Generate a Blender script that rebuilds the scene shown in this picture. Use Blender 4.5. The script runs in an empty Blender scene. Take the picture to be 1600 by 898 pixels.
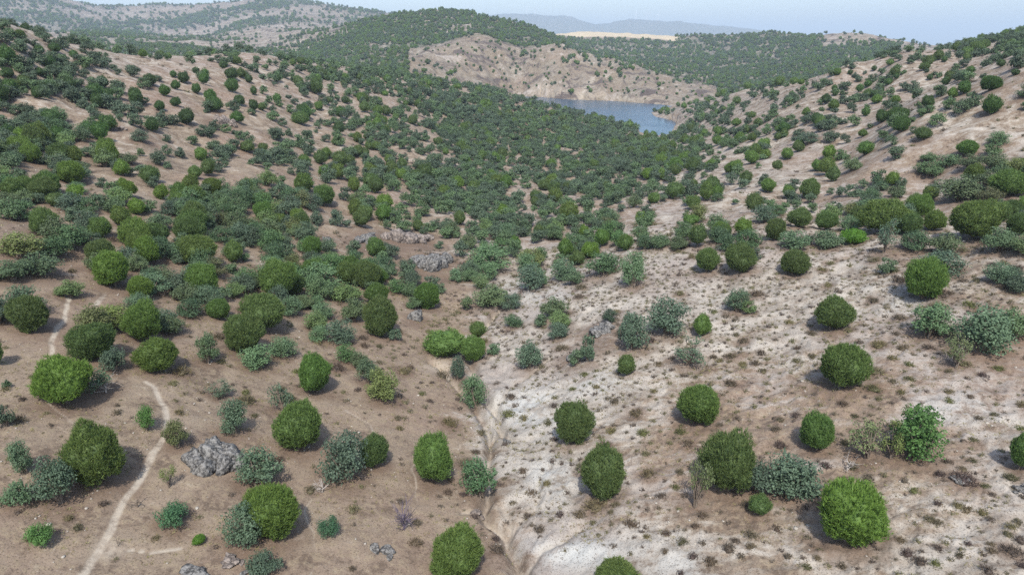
import bpy, math, random
import numpy as np

C = bpy.context.scene
COL = C.collection
R = math.radians
rng = np.random.default_rng(7)
random.seed(7)

# ------------------------------------------------------------------ camera
CAM_Z = 100.0                       # the drone hovers about 36 m above the gully
PITCH = R(19.55)
F = 1066.7                          # focal length in photo pixels (1600 wide)
cam = bpy.data.cameras.new('camera')
cam.sensor_width = 36; cam.lens = 24.0
cam.clip_start = 1; cam.clip_end = 90000
camo = bpy.data.objects.new('camera', cam)
COL.objects.link(camo)
camo.location = (0, 0, CAM_Z)
camo.rotation_euler = (math.pi/2 - PITCH, 0, 0)
C.camera = camo

# ------------------------------------------------------------------ light
SUN_EL = R(53); SUN_AZ = R(180)      # the sun stands high behind the camera
w = bpy.data.worlds.new("World"); C.world = w; w.use_nodes = True
nt = w.node_tree; nt.nodes.clear()
o_ = nt.nodes.new('ShaderNodeOutputWorld'); bg = nt.nodes.new('ShaderNodeBackground')
sky = nt.nodes.new('ShaderNodeTexSky'); sky.sky_type = 'NISHITA'
sky.sun_disc = False; sky.sun_elevation = SUN_EL; sky.sun_rotation = SUN_AZ
sky.altitude = 300; sky.air_density = 1.0; sky.dust_density = 2.4; sky.ozone_density = 1.3
nt.links.new(sky.outputs[0], bg.inputs[0]); bg.inputs[1].default_value = 0.15
nt.links.new(bg.outputs[0], o_.inputs[0])
sl = bpy.data.lights.new('sun', 'SUN'); sl.energy = 3.3; sl.angle = R(0.55); sl.color = (1.0, 0.965, 0.91)
so = bpy.data.objects.new('sun', sl); COL.objects.link(so)
so.rotation_euler = (math.pi/2 - SUN_EL, 0, R(0)) ; so.location = (0, -60, 200)
C.view_settings.view_transform = 'Standard'; C.view_settings.look = 'None'
C.view_settings.exposure = 0.8; C.view_settings.gamma = 1.0
C.render.engine = 'CYCLES'
C.cycles.max_bounces = 5; C.cycles.diffuse_bounces = 2; C.cycles.glossy_bounces = 2
C.cycles.transmission_bounces = 2; C.cycles.volume_bounces = 0; C.cycles.transparent_max_bounces = 4
C.cycles.use_adaptive_sampling = True; C.cycles.use_denoising = False

# ------------------------------------------------------------------ pixel <-> ray
cp, sp_ = math.cos(PITCH), math.sin(PITCH)
def ray(px, py):
    """azimuth and tangent of elevation of the photo pixel"""
    px = np.asarray(px, float); py = np.asarray(py, float)
    r = (px - 800)/F; u = (449 - py)/F
    Y = cp + u*sp_; Z = -sp_ + u*cp
    return np.arctan2(r, Y), Z/np.hypot(r, Y)
def project(x, y, z):
    zz = z - CAM_Z
    d = y*cp - zz*sp_; u = y*sp_ + zz*cp
    d = np.where(d > .1, d, .1)
    return 800 + F*x/d, 449 - F*u/d, d

# ------------------------------------------------------------------ noise
def _hash(ix, iy, s):
    h = (ix.astype(np.int64)*374761393 + iy.astype(np.int64)*668265263 + s*2147483647) & 0xffffffff
    h = ((h ^ (h >> 13))*1274126177) & 0xffffffff
    return ((h ^ (h >> 16)) & 0xffffff)/float(0xffffff)
def vnoise(x, y, s=0):
    """gradient noise, about -1..1"""
    ix = np.floor(x); iy = np.floor(y); fx = x-ix; fy = y-iy
    ux = fx*fx*fx*(fx*(fx*6-15)+10); uy = fy*fy*fy*(fy*(fy*6-15)+10)
    def g(dx, dy):
        a = _hash(ix+dx, iy+dy, s)*2*np.pi
        return np.cos(a)*(fx-dx)+np.sin(a)*(fy-dy)
    a = g(0, 0); b = g(1, 0); c = g(0, 1); d = g(1, 1)
    return ((a*(1-ux)+b*ux)*(1-uy)+(c*(1-ux)+d*ux)*uy)*1.5
def fbm(x, y, lam, octs, s=0, ridged=False, gain=.5):
    t = 0; a = 1; n = 0
    for k in range(octs):
        v = vnoise(x/lam+17.3*k, y/lam-9.1*k, s+k)
        if ridged: v = 1-2*np.abs(v)
        t = t + a*v; n += a; a *= gain; lam /= 2.03
    return t/n
def sstep(a, b, x):
    t = np.clip((x-a)/(b-a), 0, 1); return t*t*(3-2*t)

# ------------------------------------------------------------------ terrain control points
# (px, py, z below the camera) for ground under the horizon, (px, py, range) elsewhere
PZ = [  # near ground, z relative to the camera
 (-200,898,-27),(0,898,-29),(300,898,-32),(600,898,-35),(815,898,-36.6),(1000,898,-35),(1300,898,-33),(1600,898,-31),(1800,898,-30),
 (-200,700,-25),(0,700,-27),(300,700,-30.5),(600,700,-35),(780,700,-37.6),(900,700,-36.4),(1200,700,-33.3),(1600,700,-30),(1800,700,-29),
 (-200,560,-24),(0,560,-25.5),(300,560,-30),(600,560,-35.3),(700,560,-38),(900,560,-36),(1200,560,-32.6),(1600,560,-28.6),(1800,560,-27),
 (-200,460,-22),(0,460,-24),(300,460,-29.3),(550,460,-35),(735,460,-39),(900,460,-36.4),(1100,460,-32.5),(1400,460,-28.3),(1600,460,-26),(1800,460,-25),
 (-200,390,-20),(0,390,-22),(200,390,-26),(400,390,-31),(600,390,-36.3),(760,390,-40.5),(900,390,-38.5),(1000,392,-33.8),(1200,388,-29.3),(1400,382,-27),(1600,378,-24.8),(1800,370,-23),
 (1000,350,-38),(1300,343,-32),(1450,338,-30),(1600,330,-27),(1800,325,-25),
 (1000,300,-41),(1150,300,-36),(1300,272,-31),(1450,280,-27),(1600,300,-24.6),(1800,290,-22),
 (1000,260,-45),(1100,235,-40),(1200,225,-32),(1290,190,-24),(1376,190,-22.5),(1600,230,-20),(1800,210,-17),
 (810,148,-54.6),(860,151,-54.6),(920,154,-54.6),(980,156.5,-54.6),(1040,160.5,-54.4),(1090,158,-53),(1340,140,-17.4),(1450,150,-16),
 (-200,330,-18),(0,330,-21.3),(200,330,-24.8),(400,330,-29.8),(600,330,-36.4),(800,330,-42.3),
 (0,250,-18.2),(100,250,-19.8),(300,250,-25),(500,250,-31.5),(650,250,-36.5),(820,280,-45),(900,240,-49),(980,228,-52),(1000,216,-54.2),(1060,216,-53.2),
 (0,150,-11),(100,150,-11.7),(300,150,-15),(-200,150,-9),(-200,250,-16)]
PR = [  # px, py, range
 (500,170,290),(700,200,350),(850,205,400),(1600,140,200),(1440,168,205),(1800,120,200),
 (1080,168,560),(1150,150,480),(1210,141,420),(1290,121,370),(1330,109,340),(1400,101,330),(1520,100,320),(1600,90,310),(1800,70,300),
 (840,166,500),(900,187,465),(985,203,450),(760,143,490),(700,134,480),(600,116,450),(500,106,400),(400,92,350),(300,106,290),(230,110,270),(130,88,260),(50,70,240),(0,62,220),(-200,48,220),
 # hidden ground behind the near crest
 (-200,80,420),(0,95,420),(130,120,450),(300,130,480),(450,125,560),(600,130,620),
 (0,75,900),(150,85,950),(300,95,900),(450,95,950),(600,100,820),(-200,60,900),
 # left distance
 (-200,25,2000),(0,50,1600),(100,60,1500),(180,55,1900),(300,62,2000),(400,50,2100),(500,50,1700),
 (-200,-20,3500),(0,-6,3500),(80,2,3500),(130,17,3500),(200,23,3500),(260,14,3500),(330,12,3500),(400,2,3400),(480,8,3300),(560,17,3200),(620,27,3100),(700,45,3100),
 # green hill
 (430,76,1350),(500,57,1350),(560,42,1300),(600,33,1300),(660,24,1300),(700,27,1280),(740,34,1260),(800,45,1240),(850,56,1300),
 (600,75,1050),(700,70,1080),(500,85,1100),(780,62,1120),
 # bare hill beyond the lake
 (640,108,720),(700,125,760),(660,80,930),(720,63,960),(780,72,930),(850,76,900),(900,88,880),(950,108,850),(1000,126,830),(1040,140,810),(1085,151,800),
 (760,110,830),(860,120,800),(940,140,790),
 (800,75,1060),(900,100,1000),
 # forested hill beyond
 (900,80,1500),(1000,100,1350),(1100,138,930),(1100,110,1200),(1200,128,950),(1200,95,1300),(1250,90,1300),(1000,75,1700),(1100,75,1650),
 (850,60,1900),(900,54,1950),(960,55,1950),(1010,58,1900),(1100,60,1800),(1190,56,1700),(1300,60,1600),(1340,57,1600),(1400,70,1650),(1460,82,1700),(1520,84,1800),
 (1320,85,1200),(1400,90,1000),
 # dark hill on the right
 (1380,104,560),(1440,94,620),(1500,82,640),(1560,66,640),(1600,54,650),(1700,30,650),(1800,20,650),
 (1500,88,900),(1600,80,1100),(1800,70,1100),
]
DIP = [ # px, range, z relative
 (800,620,-60),(900,620,-60),(980,560,-60),(1040,500,-57),(1000,640,-60),(1060,700,-56),(700,600,-48),
 (1150,700,-48),(1250,700,-38),(1250,500,-30),(1350,450,-20),
 (0,2500,10),(300,2700,20),(-200,2600,20),
 (800,2600,-60),(1000,2800,-70),(1200,2600,-60),(1400,2600,-60),(1600,2200,-50),(1800,2200,-40),(600,2100,-20),
 (-200,5500,60),(200,5500,50),(600,5200,-60),(1000,5200,-110),(1400,5000,-110),(1800,5000,-100),
 (-200,9000,-110),(200,9000,-110),(600,9000,-110),(1300,8500,-110),(1600,9000,-110),(1800,9000,-110),
 (-200,22000,-110),(500,22000,-110),(900,22000,-110),(1300,22000,-110),(1600,22000,-110),(1800,22000,-110),
 (-200,14000,-110),(400,13000,-110),(1400,13000,-110),(1800,13000,-110)]
# far blue mountains: own ridge added at 11 km
th, tr, zz = [], [], []
for px, py, z in PZ:
    t, e = ray(px, py); th.append(t); tr.append(z/e); zz.append(z)
for px, py, r in PR:
    t, e = ray(px, py); th.append(t); tr.append(r); zz.append(r*e)
for px, r, z in DIP:
    t, e = ray(px, 100); th.append(t); tr.append(r); zz.append(z)
# ground at and behind the drone's feet: a gentle continuation
for t0 in (-.75, -.4, 0, .4, .75):
    for r0, dz in ((14, 1.0), (25, .4)):
        th.append(t0); tr.append(r0); zz.append(-35.5 + dz + abs(t0)*3 - (0 if t0 else 1))
th = np.array(th, float); tr = np.array(tr, float); zz = np.array(zz, float)
KX = 3.2
def gscale(r): return 80.0 + r
P = np.stack([th*KX, np.log(tr)], 1); Gv = zz/gscale(tr)
def phi(d2): return np.sqrt(d2 + .006)
D2 = ((P[:, None]-P[None])**2).sum(-1)
n = len(P)
A = np.zeros((n+3, n+3)); A[:n, :n] = phi(D2) - 0.0; A[:n, :n] += np.eye(n)*-0.004
A[:n, n:] = np.c_[np.ones(n), P]; A[n:, :n] = A[:n, n:].T
coef = np.linalg.solve(A, np.r_[Gv, 0, 0, 0])
def base_z(t, lr):
    q = np.stack([t*KX, lr], 1); out = np.empty(len(q))
    for i in range(0, len(q), 20000):
        s = q[i:i+20000]
        d2 = ((s[:, None]-P[None])**2).sum(-1)
        out[i:i+20000] = phi(d2)@coef[:n] + coef[n] + s@coef[n+1:]
    return out*gscale(np.exp(lr))

# polar sheet: fine where the ground is near, coarser far away
T0, T1, NT = -.80, .80, 900
ths = np.linspace(T0, T1, NT)
rs = [10.]
while rs[-1] < 24000:
    r = rs[-1]
    rs.append(r + min(max(r*r*2.3/(F*35), .22), .0095*r) if r > 34 else r + .8)
rs = np.array(rs); lrs = np.log(rs); NR = len(rs)
TT, RR = np.meshgrid(ths, rs, indexing='ij'); LR = np.log(RR)
# evaluate the smooth surface on a thinned lattice, then interpolate
tc = np.linspace(T0, T1, 150); lc = np.linspace(lrs[0], lrs[-1], 260)
a_, b_ = np.meshgrid(tc, lc, indexing='ij')
zc = base_z(a_.ravel(), b_.ravel()).reshape(a_.shape)/gscale(np.exp(b_))
def bil(grid, x0, x1, y0, y1, x, y):
    nx, ny = grid.shape
    fx = np.clip((x-x0)/(x1-x0)*(nx-1), 0, nx-1.001); fy = np.clip((y-y0)/(y1-y0)*(ny-1), 0, ny-1.001)
    ix = fx.astype(int); iy = fy.astype(int); fx = fx-ix; fy = fy-iy
    return (grid[ix, iy]*(1-fx)+grid[ix+1, iy]*fx)*(1-fy)+(grid[ix, iy+1]*(1-fx)+grid[ix+1, iy+1]*fx)*fy
Z = bil(zc, T0, T1, lrs[0], lrs[-1], TT, LR)*gscale(RR)
X = RR*np.sin(TT); Y = RR*np.cos(TT)
# far mountains as a ridge of their own, 11-13 km away
pxh = 800 + F*np.tan(TT)/1.0*cp
mx = np.array([560, 640, 700, 740, 800, 870, 915, 935, 965, 1000, 1040, 1090, 1150, 1200, 1260, 1330])
mh = np.array([0, 180, 400, 530, 580, 560, 440, 450, 525, 500, 440, 400, 300, 180, 60, 0])
prof = np.interp(pxh, mx, mh)
Z += prof*np.exp(-((RR-11500)/1500)**2)*(1+.1*fbm(X, Y, 900, 4, 5, True))
# relief: hummocks, spurs and ravines, sized to the distance
w1 = sstep(60, 160, RR)*(1-sstep(500, 900, RR))
Z += .45*fbm(X, Y, 14, 3, 1)*(1-sstep(120, 400, RR)) + 3.2*fbm(X, Y, 52, 4, 11, True, .55)*w1
w2 = sstep(650, 1100, RR)*(1-sstep(4000, 8000, RR))
Z += w2*(15*fbm(X, Y, 330, 5, 21, True, .55)-5)
Z += sstep(3000, 4200, RR)*(1-sstep(7000, 9000, RR))*40*fbm(X, Y, 900, 4, 31, True)
wb = sstep(690, 760, RR)*(1-sstep(880, 960, RR))*sstep(600, 680, pxh)*(1-sstep(1060, 1120, pxh))
Z += wb*(9*(fbm(X, Y*.35, 62, 5, 41, True, .6)-.1)+6*(fbm(X+.3*Y, Y*.22, 24, 4, 45, True, .6)-.1))

def lookup(grid, t, r):
    ft = np.clip((t-T0)/(T1-T0)*(NT-1), 0, NT-1.001)
    j = np.clip(np.searchsorted(rs, r)-1, 0, NR-2); fr = np.clip((r-rs[j])/(rs[j+1]-rs[j]), 0, 1)
    i = ft.astype(int); ft = ft-i
    return (grid[i, j]*(1-ft)+grid[i+1, j]*ft)*(1-fr)+(grid[i, j+1]*(1-ft)+grid[i+1, j+1]*ft)*fr
def hit(px, py):
    """where the line of sight through the photo pixel meets the ground"""
    t, e = ray(px, py); t = float(t); e = float(e)
    ft = min(max((t-T0)/(T1-T0)*(NT-1), 0), NT-1.001); i = int(ft); ft -= i
    z = Z[i]*(1-ft)+Z[i+1]*ft
    d = z - e*rs
    k = np.nonzero(d[5:] >= 0)[0]
    if len(k) == 0: return None
    k = k[0]+5
    f_ = 0 if d[k-1] >= 0 else -d[k-1]/(d[k]-d[k-1]); r = rs[k-1]+f_*(rs[k]-rs[k-1])
    return np.array([r*math.sin(t), r*math.cos(t), z[k-1]+f_*(z[k]-z[k-1])])

def polyline(pts, step=6):
    out = []
    for (a, b), (c, d) in zip(pts[:-1], pts[1:]):
        m = max(1, int(math.hypot(c-a, d-b)/step))
        for k in range(m):
            h = hit(a+(c-a)*k/m, b+(d-b)*k/m)
            if h is not None: out.append(h)
    return np.array(out)
def dist_to(line, mask, wob=0):
    """distance of the masked vertices to a ground polyline"""
    x = X[mask]; y = Y[mask]
    if wob:
        x = x + wob*fbm(X[mask], Y[mask], 3.0, 2, 77); y = y + wob*fbm(X[mask], Y[mask], 3.0, 2, 78)
    best = np.full(x.shape, 1e9)
    for a, b in zip(line[:-1], line[1:]):
        ab = b[:2]-a[:2]; L2 = ab@ab
        if L2 < 1e-6 or L2 > 400: continue
        t = np.clip(((x-a[0])*ab[0]+(y-a[1])*ab[1])/L2, 0, 1)
        best = np.minimum(best, np.hypot(x-a[0]-t*ab[0], y-a[1]-t*ab[1]))
    return best

GULLY = [(812,898),(808,872),(795,848),(785,828),(762,806),(755,790),(762,760),(764,720),(768,690),(758,655),(748,640),(728,612),(708,592),(690,572),(666,560)]
GULLY2 = [(768,690),(782,672),(776,640),(742,600),(735,560),(748,520),(770,490),(800,470)]
TRAIL = [(128,905),(150,870),(165,840),(185,795),(210,762),(238,712),(256,676),(262,655),(252,628),(240,603),(222,591)]
TRAIL2 = [(80,552),(83,525),(100,500),(105,470),(106,440)]
TRAIL3 = [(150,475),(168,455)]
TRAIL4 = [(165,862),(200,860),(240,862),(290,852)]
TRAIL5 = [(120,240),(170,222),(210,210),(226,203)]
RIDGETRAIL = [(905,152),(915,140),(928,122)]
SHORETRACK = [(915,134),(940,140),(975,146),(1010,150)]
G3 = [[(785,790),(793,806),(800,818),(796,834)],[(852,742),(838,765),(836,792),(815,812),(797,836)],[(742,798),(716,800)],[(905,822),(868,848),(838,872),(820,898)],[(800,690),(776,664),(760,650)],[(860,560),(820,590),(790,612),(770,640)]]
FAINT = [[(1478,765),(1430,785),(1390,815),(1372,850)],[(482,898),(488,850),(482,800),(490,770)],[(655,700),(645,740),(652,790)],[(540,640),(575,660),(590,690)],[(60,610),(110,660),(150,680)],[(1190,660),(1130,690),(1060,700)]]
near = (RR < 210)
DG = np.full(Z.shape, 99.); DS = np.full(Z.shape, 99.); DP = np.full(Z.shape, 99.)
for L_, wb_ in ((GULLY, .5), (GULLY2, .8)):
    DG[near] = np.minimum(DG[near], dist_to(polyline(L_), near, wb_))
for L_ in G3:
    DS[near] = np.minimum(DS[near], dist_to(polyline(L_), near, .5))
for L_ in (TRAIL, TRAIL2, TRAIL3, TRAIL4, TRAIL5):
    DP[near] = np.minimum(DP[near], dist_to(polyline(L_), near, .35)*(2.6 if L_ is TRAIL4 else 1.))
for L_ in FAINT:
    DP[near] = np.minimum(DP[near], .17+1.1*dist_to(polyline(L_), near, .6))
farm = (RR > 600) & (RR < 1000) & (pxh > 850) & (pxh < 1080)
DT = np.full(Z.shape, 99.)
for L_ in (RIDGETRAIL, SHORETRACK):
    DT[farm] = np.minimum(DT[farm], dist_to(polyline(L_, 1.5), farm, .5)*(1 if L_ is RIDGETRAIL else 2.))
# the gully is cut into the ground, the trail worn in slightly
PX0, PY0, _ = project(X, Y, Z+CAM_Z)
xg = np.interp(PY0, [430, 500, 560, 600, 640, 700, 790, 898], [745, 745, 690, 722, 750, 768, 775, 815])
Z -= 1.1*np.exp(-(DG/.6)**2) + .35*np.exp(-(DS/.4)**2) + .07*np.exp(-(DP/.5)**2)
rightw = sstep(0, 60, PX0-xg)*(RR < 210)*sstep(34, 45, RR)
Z += rightw*(1-sstep(120, 200, RR))*(.55*fbm(X*.5-Y*.9, X*.8+Y*.35, 4.5, 5, 51, True, .6)-.15)    # erosion rills on the pale slope
Z += (RR < 140)*(.10*fbm(X, Y, 1.6, 3, 61))

# ------------------------------------------------------------------ lake
LAKE_Z = -55.0
lake_px = [(800,151),(840,151),(870,154),(905,156),(940,157),(965,158),(1000,161),(1030,163),(1052,166),(1030,171),(1016,176),(1022,182),(1040,185),(1056,189),(1062,196),(1052,206),(1052,211),(1030,214),(1000,214),(985,204),(960,196),(900,186),(850,172),(800,162)]
lp = []
for px, py in lake_px:
    t, e = ray(px, py); r = LAKE_Z/e; lp.append((float(r*np.sin(t)), float(r*np.cos(t))))
lp = np.array(lp)
def inside(poly, x, y):
    r = np.zeros(x.shape, bool); j = len(poly)-1
    for i in range(len(poly)):
        xi, yi = poly[i]; xj, yj = poly[j]
        c = ((yi > y) != (yj > y)) & (x < (xj-xi)*(y-yi)/(yj-yi+1e-9)+xi)
        r ^= c; j = i
    return r
lm = (RR > 400) & (RR < 1100) & (np.abs(TT) < .5)
sd = np.full(Z.shape, 1e3)
x_ = X[lm]; y_ = Y[lm]; d_ = np.full(x_.shape, 1e9)
for i in range(len(lp)):
    a = lp[i-1]; b = lp[i]; ab = b-a; t = np.clip(((x_-a[0])*ab[0]+(y_-a[1])*ab[1])/(ab@ab), 0, 1)
    d_ = np.minimum(d_, np.hypot(x_-a[0]-t*ab[0], y_-a[1]-t*ab[1]))
d_ += 3*fbm(x_, y_, 18, 3, 71)
sd[lm] = np.where(inside(lp, x_, y_), -d_, d_)
Z = np.where(sd < 0, np.minimum(Z, LAKE_Z + np.maximum(sd*.25, -4)), Z)
Z = np.where((sd >= 0) & (sd < 900), np.maximum(Z, LAKE_Z + np.minimum(sd*.12, .9)), Z)

# ------------------------------------------------------------------ land cover read on the ground
def table(rows, ys, t, px, py):
    g = np.array(rows, float); xs = np.arange(50, 1600, 100)
    fx = np.clip((px-50)/100, 0, 14.999); ix = fx.astype(int); fx = fx-ix
    fy = np.interp(py, ys, np.arange(len(ys))); fy = np.clip(fy, 0, len(ys)-1.001); iy = fy.astype(int); fy = fy-iy
    v = (g[iy, ix]*(1-fx)+g[iy, ix+1]*fx)*(1-fy)+(g[iy+1, ix]*(1-fx)+g[iy+1, ix+1]*fx)*fy
    return v/10
PALE_Y = [100,190,280,350,420,480,540,620,700,780,860]
PALE = [[4,4,4,4,4,4,4,3,3,4,5,4,4,4,4,4],
 [3,3,3,2,3,3,3,2,2,4,4,4,4,4,4,4],
 [1,2,2,2,2,2,2,4,3,3,5,5,5,3,4,5],
 [1,2,2,2,2,3,3,5,4,4,5,4,4,5,5,6],
 [2,2,2,2,2,2,2,5,7,7,7,7,6,6,4,5],
 [2,2,2,2,1,1,3,6,7,7,7,6,6,5,6,4],
 [2,2,2,1,1,1,3,6,7,6,6,5,6,6,5,4],
 [2,2,3,2,1,1,1,7,8,6,4,3,3,2,5,5],
 [1,1,1,1,1,1,1,7,6,3,3,2,2,2,3,5],
 [1,1,1,1,1,1,2,5,6,5,4,2,4,4,4,5],
 [1,1,1,1,1,2,2,5,7,6,6,4,4,4,6,6]]
OAK_Y = [90,112,157,202,247,292,337,382,427,472,517,562,610]
OAK = [[5,6,6,4,8,8,8,8,8,0,0,0,4,4,4,8],
 [8,5,2,3,5,8,9,8,3,0,0,2,3,3,3,3],
 [9,7,2,1,3,6,8,9,8,0,3,3,4,4,3,2],
 [8,7,5,3,5,6,7,9,9,9,8,6,5,4,3,1],
 [6,6,6,6,5,5,7,8,9,9,8,6,1,1,1,1],
 [5,6,6,6,6,4,7,9,8,8,7,5,2,1,2,3],
 [2,6,7,6,6,4,5,8,8,8,3,4,8,9,9,8],
 [5,6,7,5,7,7,4,8,7,8,3,5,1,1,0,0],
 [4,6,8,5,7,7,6,6,6,3,0,0,0,0,1,1],
 [2,4,5,5,4,5,3,5,2,1,1,0,0,0,0,1],
 [1,1,3,4,5,1,0,1,2,1,0,0,0,0,0,0],
 [0,2,1,2,3,1,1,0,0,0,0,0,0,0,0,0],
 [0,0,0,0,0,0,0,0,0,0,0,0,0,0,0,0]]
def cover(x, y, z, t, r, px, py):
    """share of the ground that trees cover, 0..1"""
    pxh_ = 800 + F*np.tan(t)*cp
    c = table(OAK, OAK_Y, None, px, py)
    far = r > 640
    f = np.full(r.shape, .55)
    f = np.where((r > 640) & (r < 1500) & (pxh_ > 250) & (pxh_ < 860), .86, f)
    f = np.where((pxh_ < 450) & (r > 1300), .85, f)
    f = np.where((pxh_ < 200) & (r > 1150) & (r < 2100), .2, f)
    f = np.where((pxh_ > 655) & (pxh_ < 1100) & (r < 960) & (r > 640), .19, f)
    f = np.where((pxh_ > 780) & (pxh_ < 1250) & (r >= 975) & (r < 1800), np.where(r > 1450, .75, .94), f)
    f = np.where((pxh_ > 1090) & (pxh_ < 1340) & (r >= 680) & (r < 1450), .92, f)
    f = np.where((pxh_ > 1230) & (r >= 1350), .22, f)
    f = np.where((pxh_ > 1340) & (r >= 900), .22, f)
    f = np.where((pxh_ > 1370) & (r < 760), .93, f)
    f = np.where((pxh_ > 830) & (pxh_ < 1025) & (r > 1780) & (r < 2400), 0.0, f)
    f = np.where(pxh_ < 620, np.where(r > 2300, .78, f), f)
    bare = sstep(-.15, .15, fbm(x, y, 420, 3, 431))
    f = np.where((pxh_ < 640) & (r > 1250), f*(.25+.85*bare), f)
    return np.where(far, f, c)

PX, PY, DEP = project(X, Y, Z+CAM_Z)
pale = table(PALE, PALE_Y, None, PX, PY)
leftg = (1-sstep(-45, 40, PX-xg+60*fbm(X, Y, 7, 4, 88)))*(PY > 430)*(RR < 210)
pale = pale*(1-.75*leftg) + (RR < 210)*(PY > 480)*rightw*.08*(PX < 1000)
fx_ = (RR > 620)
pale = np.where(fx_, .42 + .15*fbm(X, Y, 160, 3, 81), pale)
isb = (RR > 640) & (RR < 975) & (pxh > 610) & (pxh < 1120)
pale = np.where(isb, .14+.30*fbm(X, Y, 60, 3, 82), pale)
whitep = np.clip(1.15*np.exp(-(DP/(.20+.12*fbm(X, Y, 5, 2, 87)))**4) + (.9*np.exp(-(DG/.45)**2)+.6*np.exp(-(DS/.35)**2))*(.25+.75*sstep(-.3, .4, fbm(X, Y, 6, 2, 83))) + np.exp(-(DT/2.6)**2), 0, 1)
bx = lambda cx, cy, sx, sy: np.exp(-((PX-cx)/sx)**2-((PY-cy)/sy)**2)*(RR < 260)
whitep = np.maximum(whitep, .8*bx(170, 858, 22, 16))
whitep = np.maximum(whitep, .75*bx(690, 572, 26, 14))
whitep = np.maximum(whitep, (np.abs(sd-2) < 3)*(RR > 600)*(PY < 162)*.5)
ash = np.clip(bx(820, 640, 55, 34)+bx(900, 865, 90, 24)+.7*bx(830, 455, 60, 22)+.8*bx(860, 745, 40, 30)+.5*bx(1070, 880, 60, 26)+.6*bx(930, 600, 50, 20)+.6*bx(1500, 640, 70, 24)+.5*bx(1420, 470, 60, 22), 0, 1)
ash = np.where(isb, np.clip(.12+.35*fbm(X, Y, 40, 3, 84), 0, 1), ash)
tan = np.where((pxh > 820) & (pxh < 1030) & (RR > 1800) & (RR < 2500), 1., 0.)
cov = cover(X, Y, Z, TT, RR, PX, PY)
green = np.where(fx_, cov, 0); green = np.where((RR > 8000) & (prof > 20), 1.6, green)
red = np.clip(.5+.6*fbm(X, Y, 22, 3, 91)+(PX < 420)*(PY < 430)*(RR < 600)*.3, 0, 1)

# ------------------------------------------------------------------ material helpers
def mat(name):
    m = bpy.data.materials.new(name); m.use_nodes = True
    t = m.node_tree; t.nodes.clear()
    out = t.nodes.new('ShaderNodeOutputMaterial')
    return m, t, out
class NB:
    """tiny node builder"""
    def __init__(s, t): s.t = t
    def n(s, typ, **k):
        nd = s.t.nodes.new(typ)
        for a, b in k.items(): setattr(nd, a, b)
        return nd
    def link(s, a, b): s.t.links.new(a, b)
    def noise(s, vec, scale, detail=3, rough=.55, dist=0):
        nd = s.n('ShaderNodeTexNoise'); nd.inputs['Scale'].default_value = scale
        nd.inputs['Detail'].default_value = detail; nd.inputs['Roughness'].default_value = rough
        nd.inputs['Distortion'].default_value = dist
        s.link(vec, nd.inputs['Vector']); return nd.outputs['Fac']
    def math(s, op, a, b=None, c=None, clamp=False):
        nd = s.n('ShaderNodeMath', operation=op, use_clamp=clamp)
        for i, v in enumerate((a, b, c)):
            if v is None: continue
            if hasattr(v, 'node'): s.link(v, nd.inputs[i])
            else: nd.inputs[i].default_value = v
        return nd.outputs[0]
    def ramp(s, v, lo, hi, a=0., b=1.):
        nd = s.n('ShaderNodeMapRange'); nd.interpolation_type = 'SMOOTHSTEP'
        for i, q in enumerate((v, lo, hi, a, b)):
            if hasattr(q, 'node'): s.link(q, nd.inputs[i])
            else: nd.inputs[i].default_value = q
        return nd.outputs[0]
    def mix(s, f, a, b, blend='MIX'):
        nd = s.n('ShaderNodeMix', data_type='RGBA', blend_type=blend)
        for i, q in ((0, f), (6, a), (7, b)):
            if hasattr(q, 'node'): s.link(q, nd.inputs[i])
            elif isinstance(q, tuple): nd.inputs[i].default_value = (*q, 1)
            else: nd.inputs[i].default_value = q
        return nd.outputs[2]

# ground
mg, t, out = mat('hillside_soil'); b = NB(t)
geo = b.n('ShaderNodeNewGeometry').outputs['Position']
at1 = b.n('ShaderNodeAttribute', attribute_name='cover_a'); at2 = b.n('ShaderNodeAttribute', attribute_name='cover_b')
s1 = b.n('ShaderNodeSeparateColor'); b.link(at1.outputs['Color'], s1.inputs[0]); a_lit = at1.outputs['Alpha']
s2 = b.n('ShaderNodeSeparateColor'); b.link(at2.outputs['Color'], s2.inputs[0])
a_pale, a_white, a_green = s1.outputs; a_ash, a_tan, a_red = s2.outputs
n_big = b.noise(geo, .045, 4, .6); n_mid = b.noise(geo, .32, 5, .62, .6); n_fin = b.noise(geo, 1.7, 5, .65); n_grit = b.noise(geo, 7.5, 3, .7)
mp = b.n('ShaderNodeMapping'); mp.inputs['Rotation'].default_value = (0, 0, R(38)); mp.inputs['Scale'].default_value = (.22, 1.0, .6); b.link(geo, mp.inputs[0])
n_str = b.noise(mp.outputs[0], .8, 4, .62, .8)
soilA = b.mix(b.ramp(n_mid, .35, .65), (.162, .122, .089), (.226, .178, .130))
soilA = b.mix(b.math('MULTIPLY', b.ramp(n_big, .42, .62), a_red), soilA, (.195, .138, .104))
soilA = b.mix(b.math('MULTIPLY', b.ramp(n_fin, .48, .62), .55), soilA, (.250, .200, .132))     # dry straw
soilA = b.mix(b.math('MULTIPLY', b.ramp(b.math('MULTIPLY', n_mid, n_fin), .21, .15), .55), soilA, (.078, .058, .042))
paleC = b.mix(b.ramp(n_mid, .38, .64), (.250, .222, .186), (.365, .332, .284))
paleC = b.mix(b.math('MULTIPLY', b.ramp(n_big, .45, .6), .5), paleC, (.240, .205, .186))     # lilac-grey crust
pf = b.math('ADD', b.math('MULTIPLY', n_mid, .8), b.math('MULTIPLY', n_str, .9))
pf = b.math('ADD', pf, b.math('MULTIPLY', n_fin, .5))
thr = b.math('SUBTRACT', 1.50, b.math('MULTIPLY', a_pale, .84))
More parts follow.
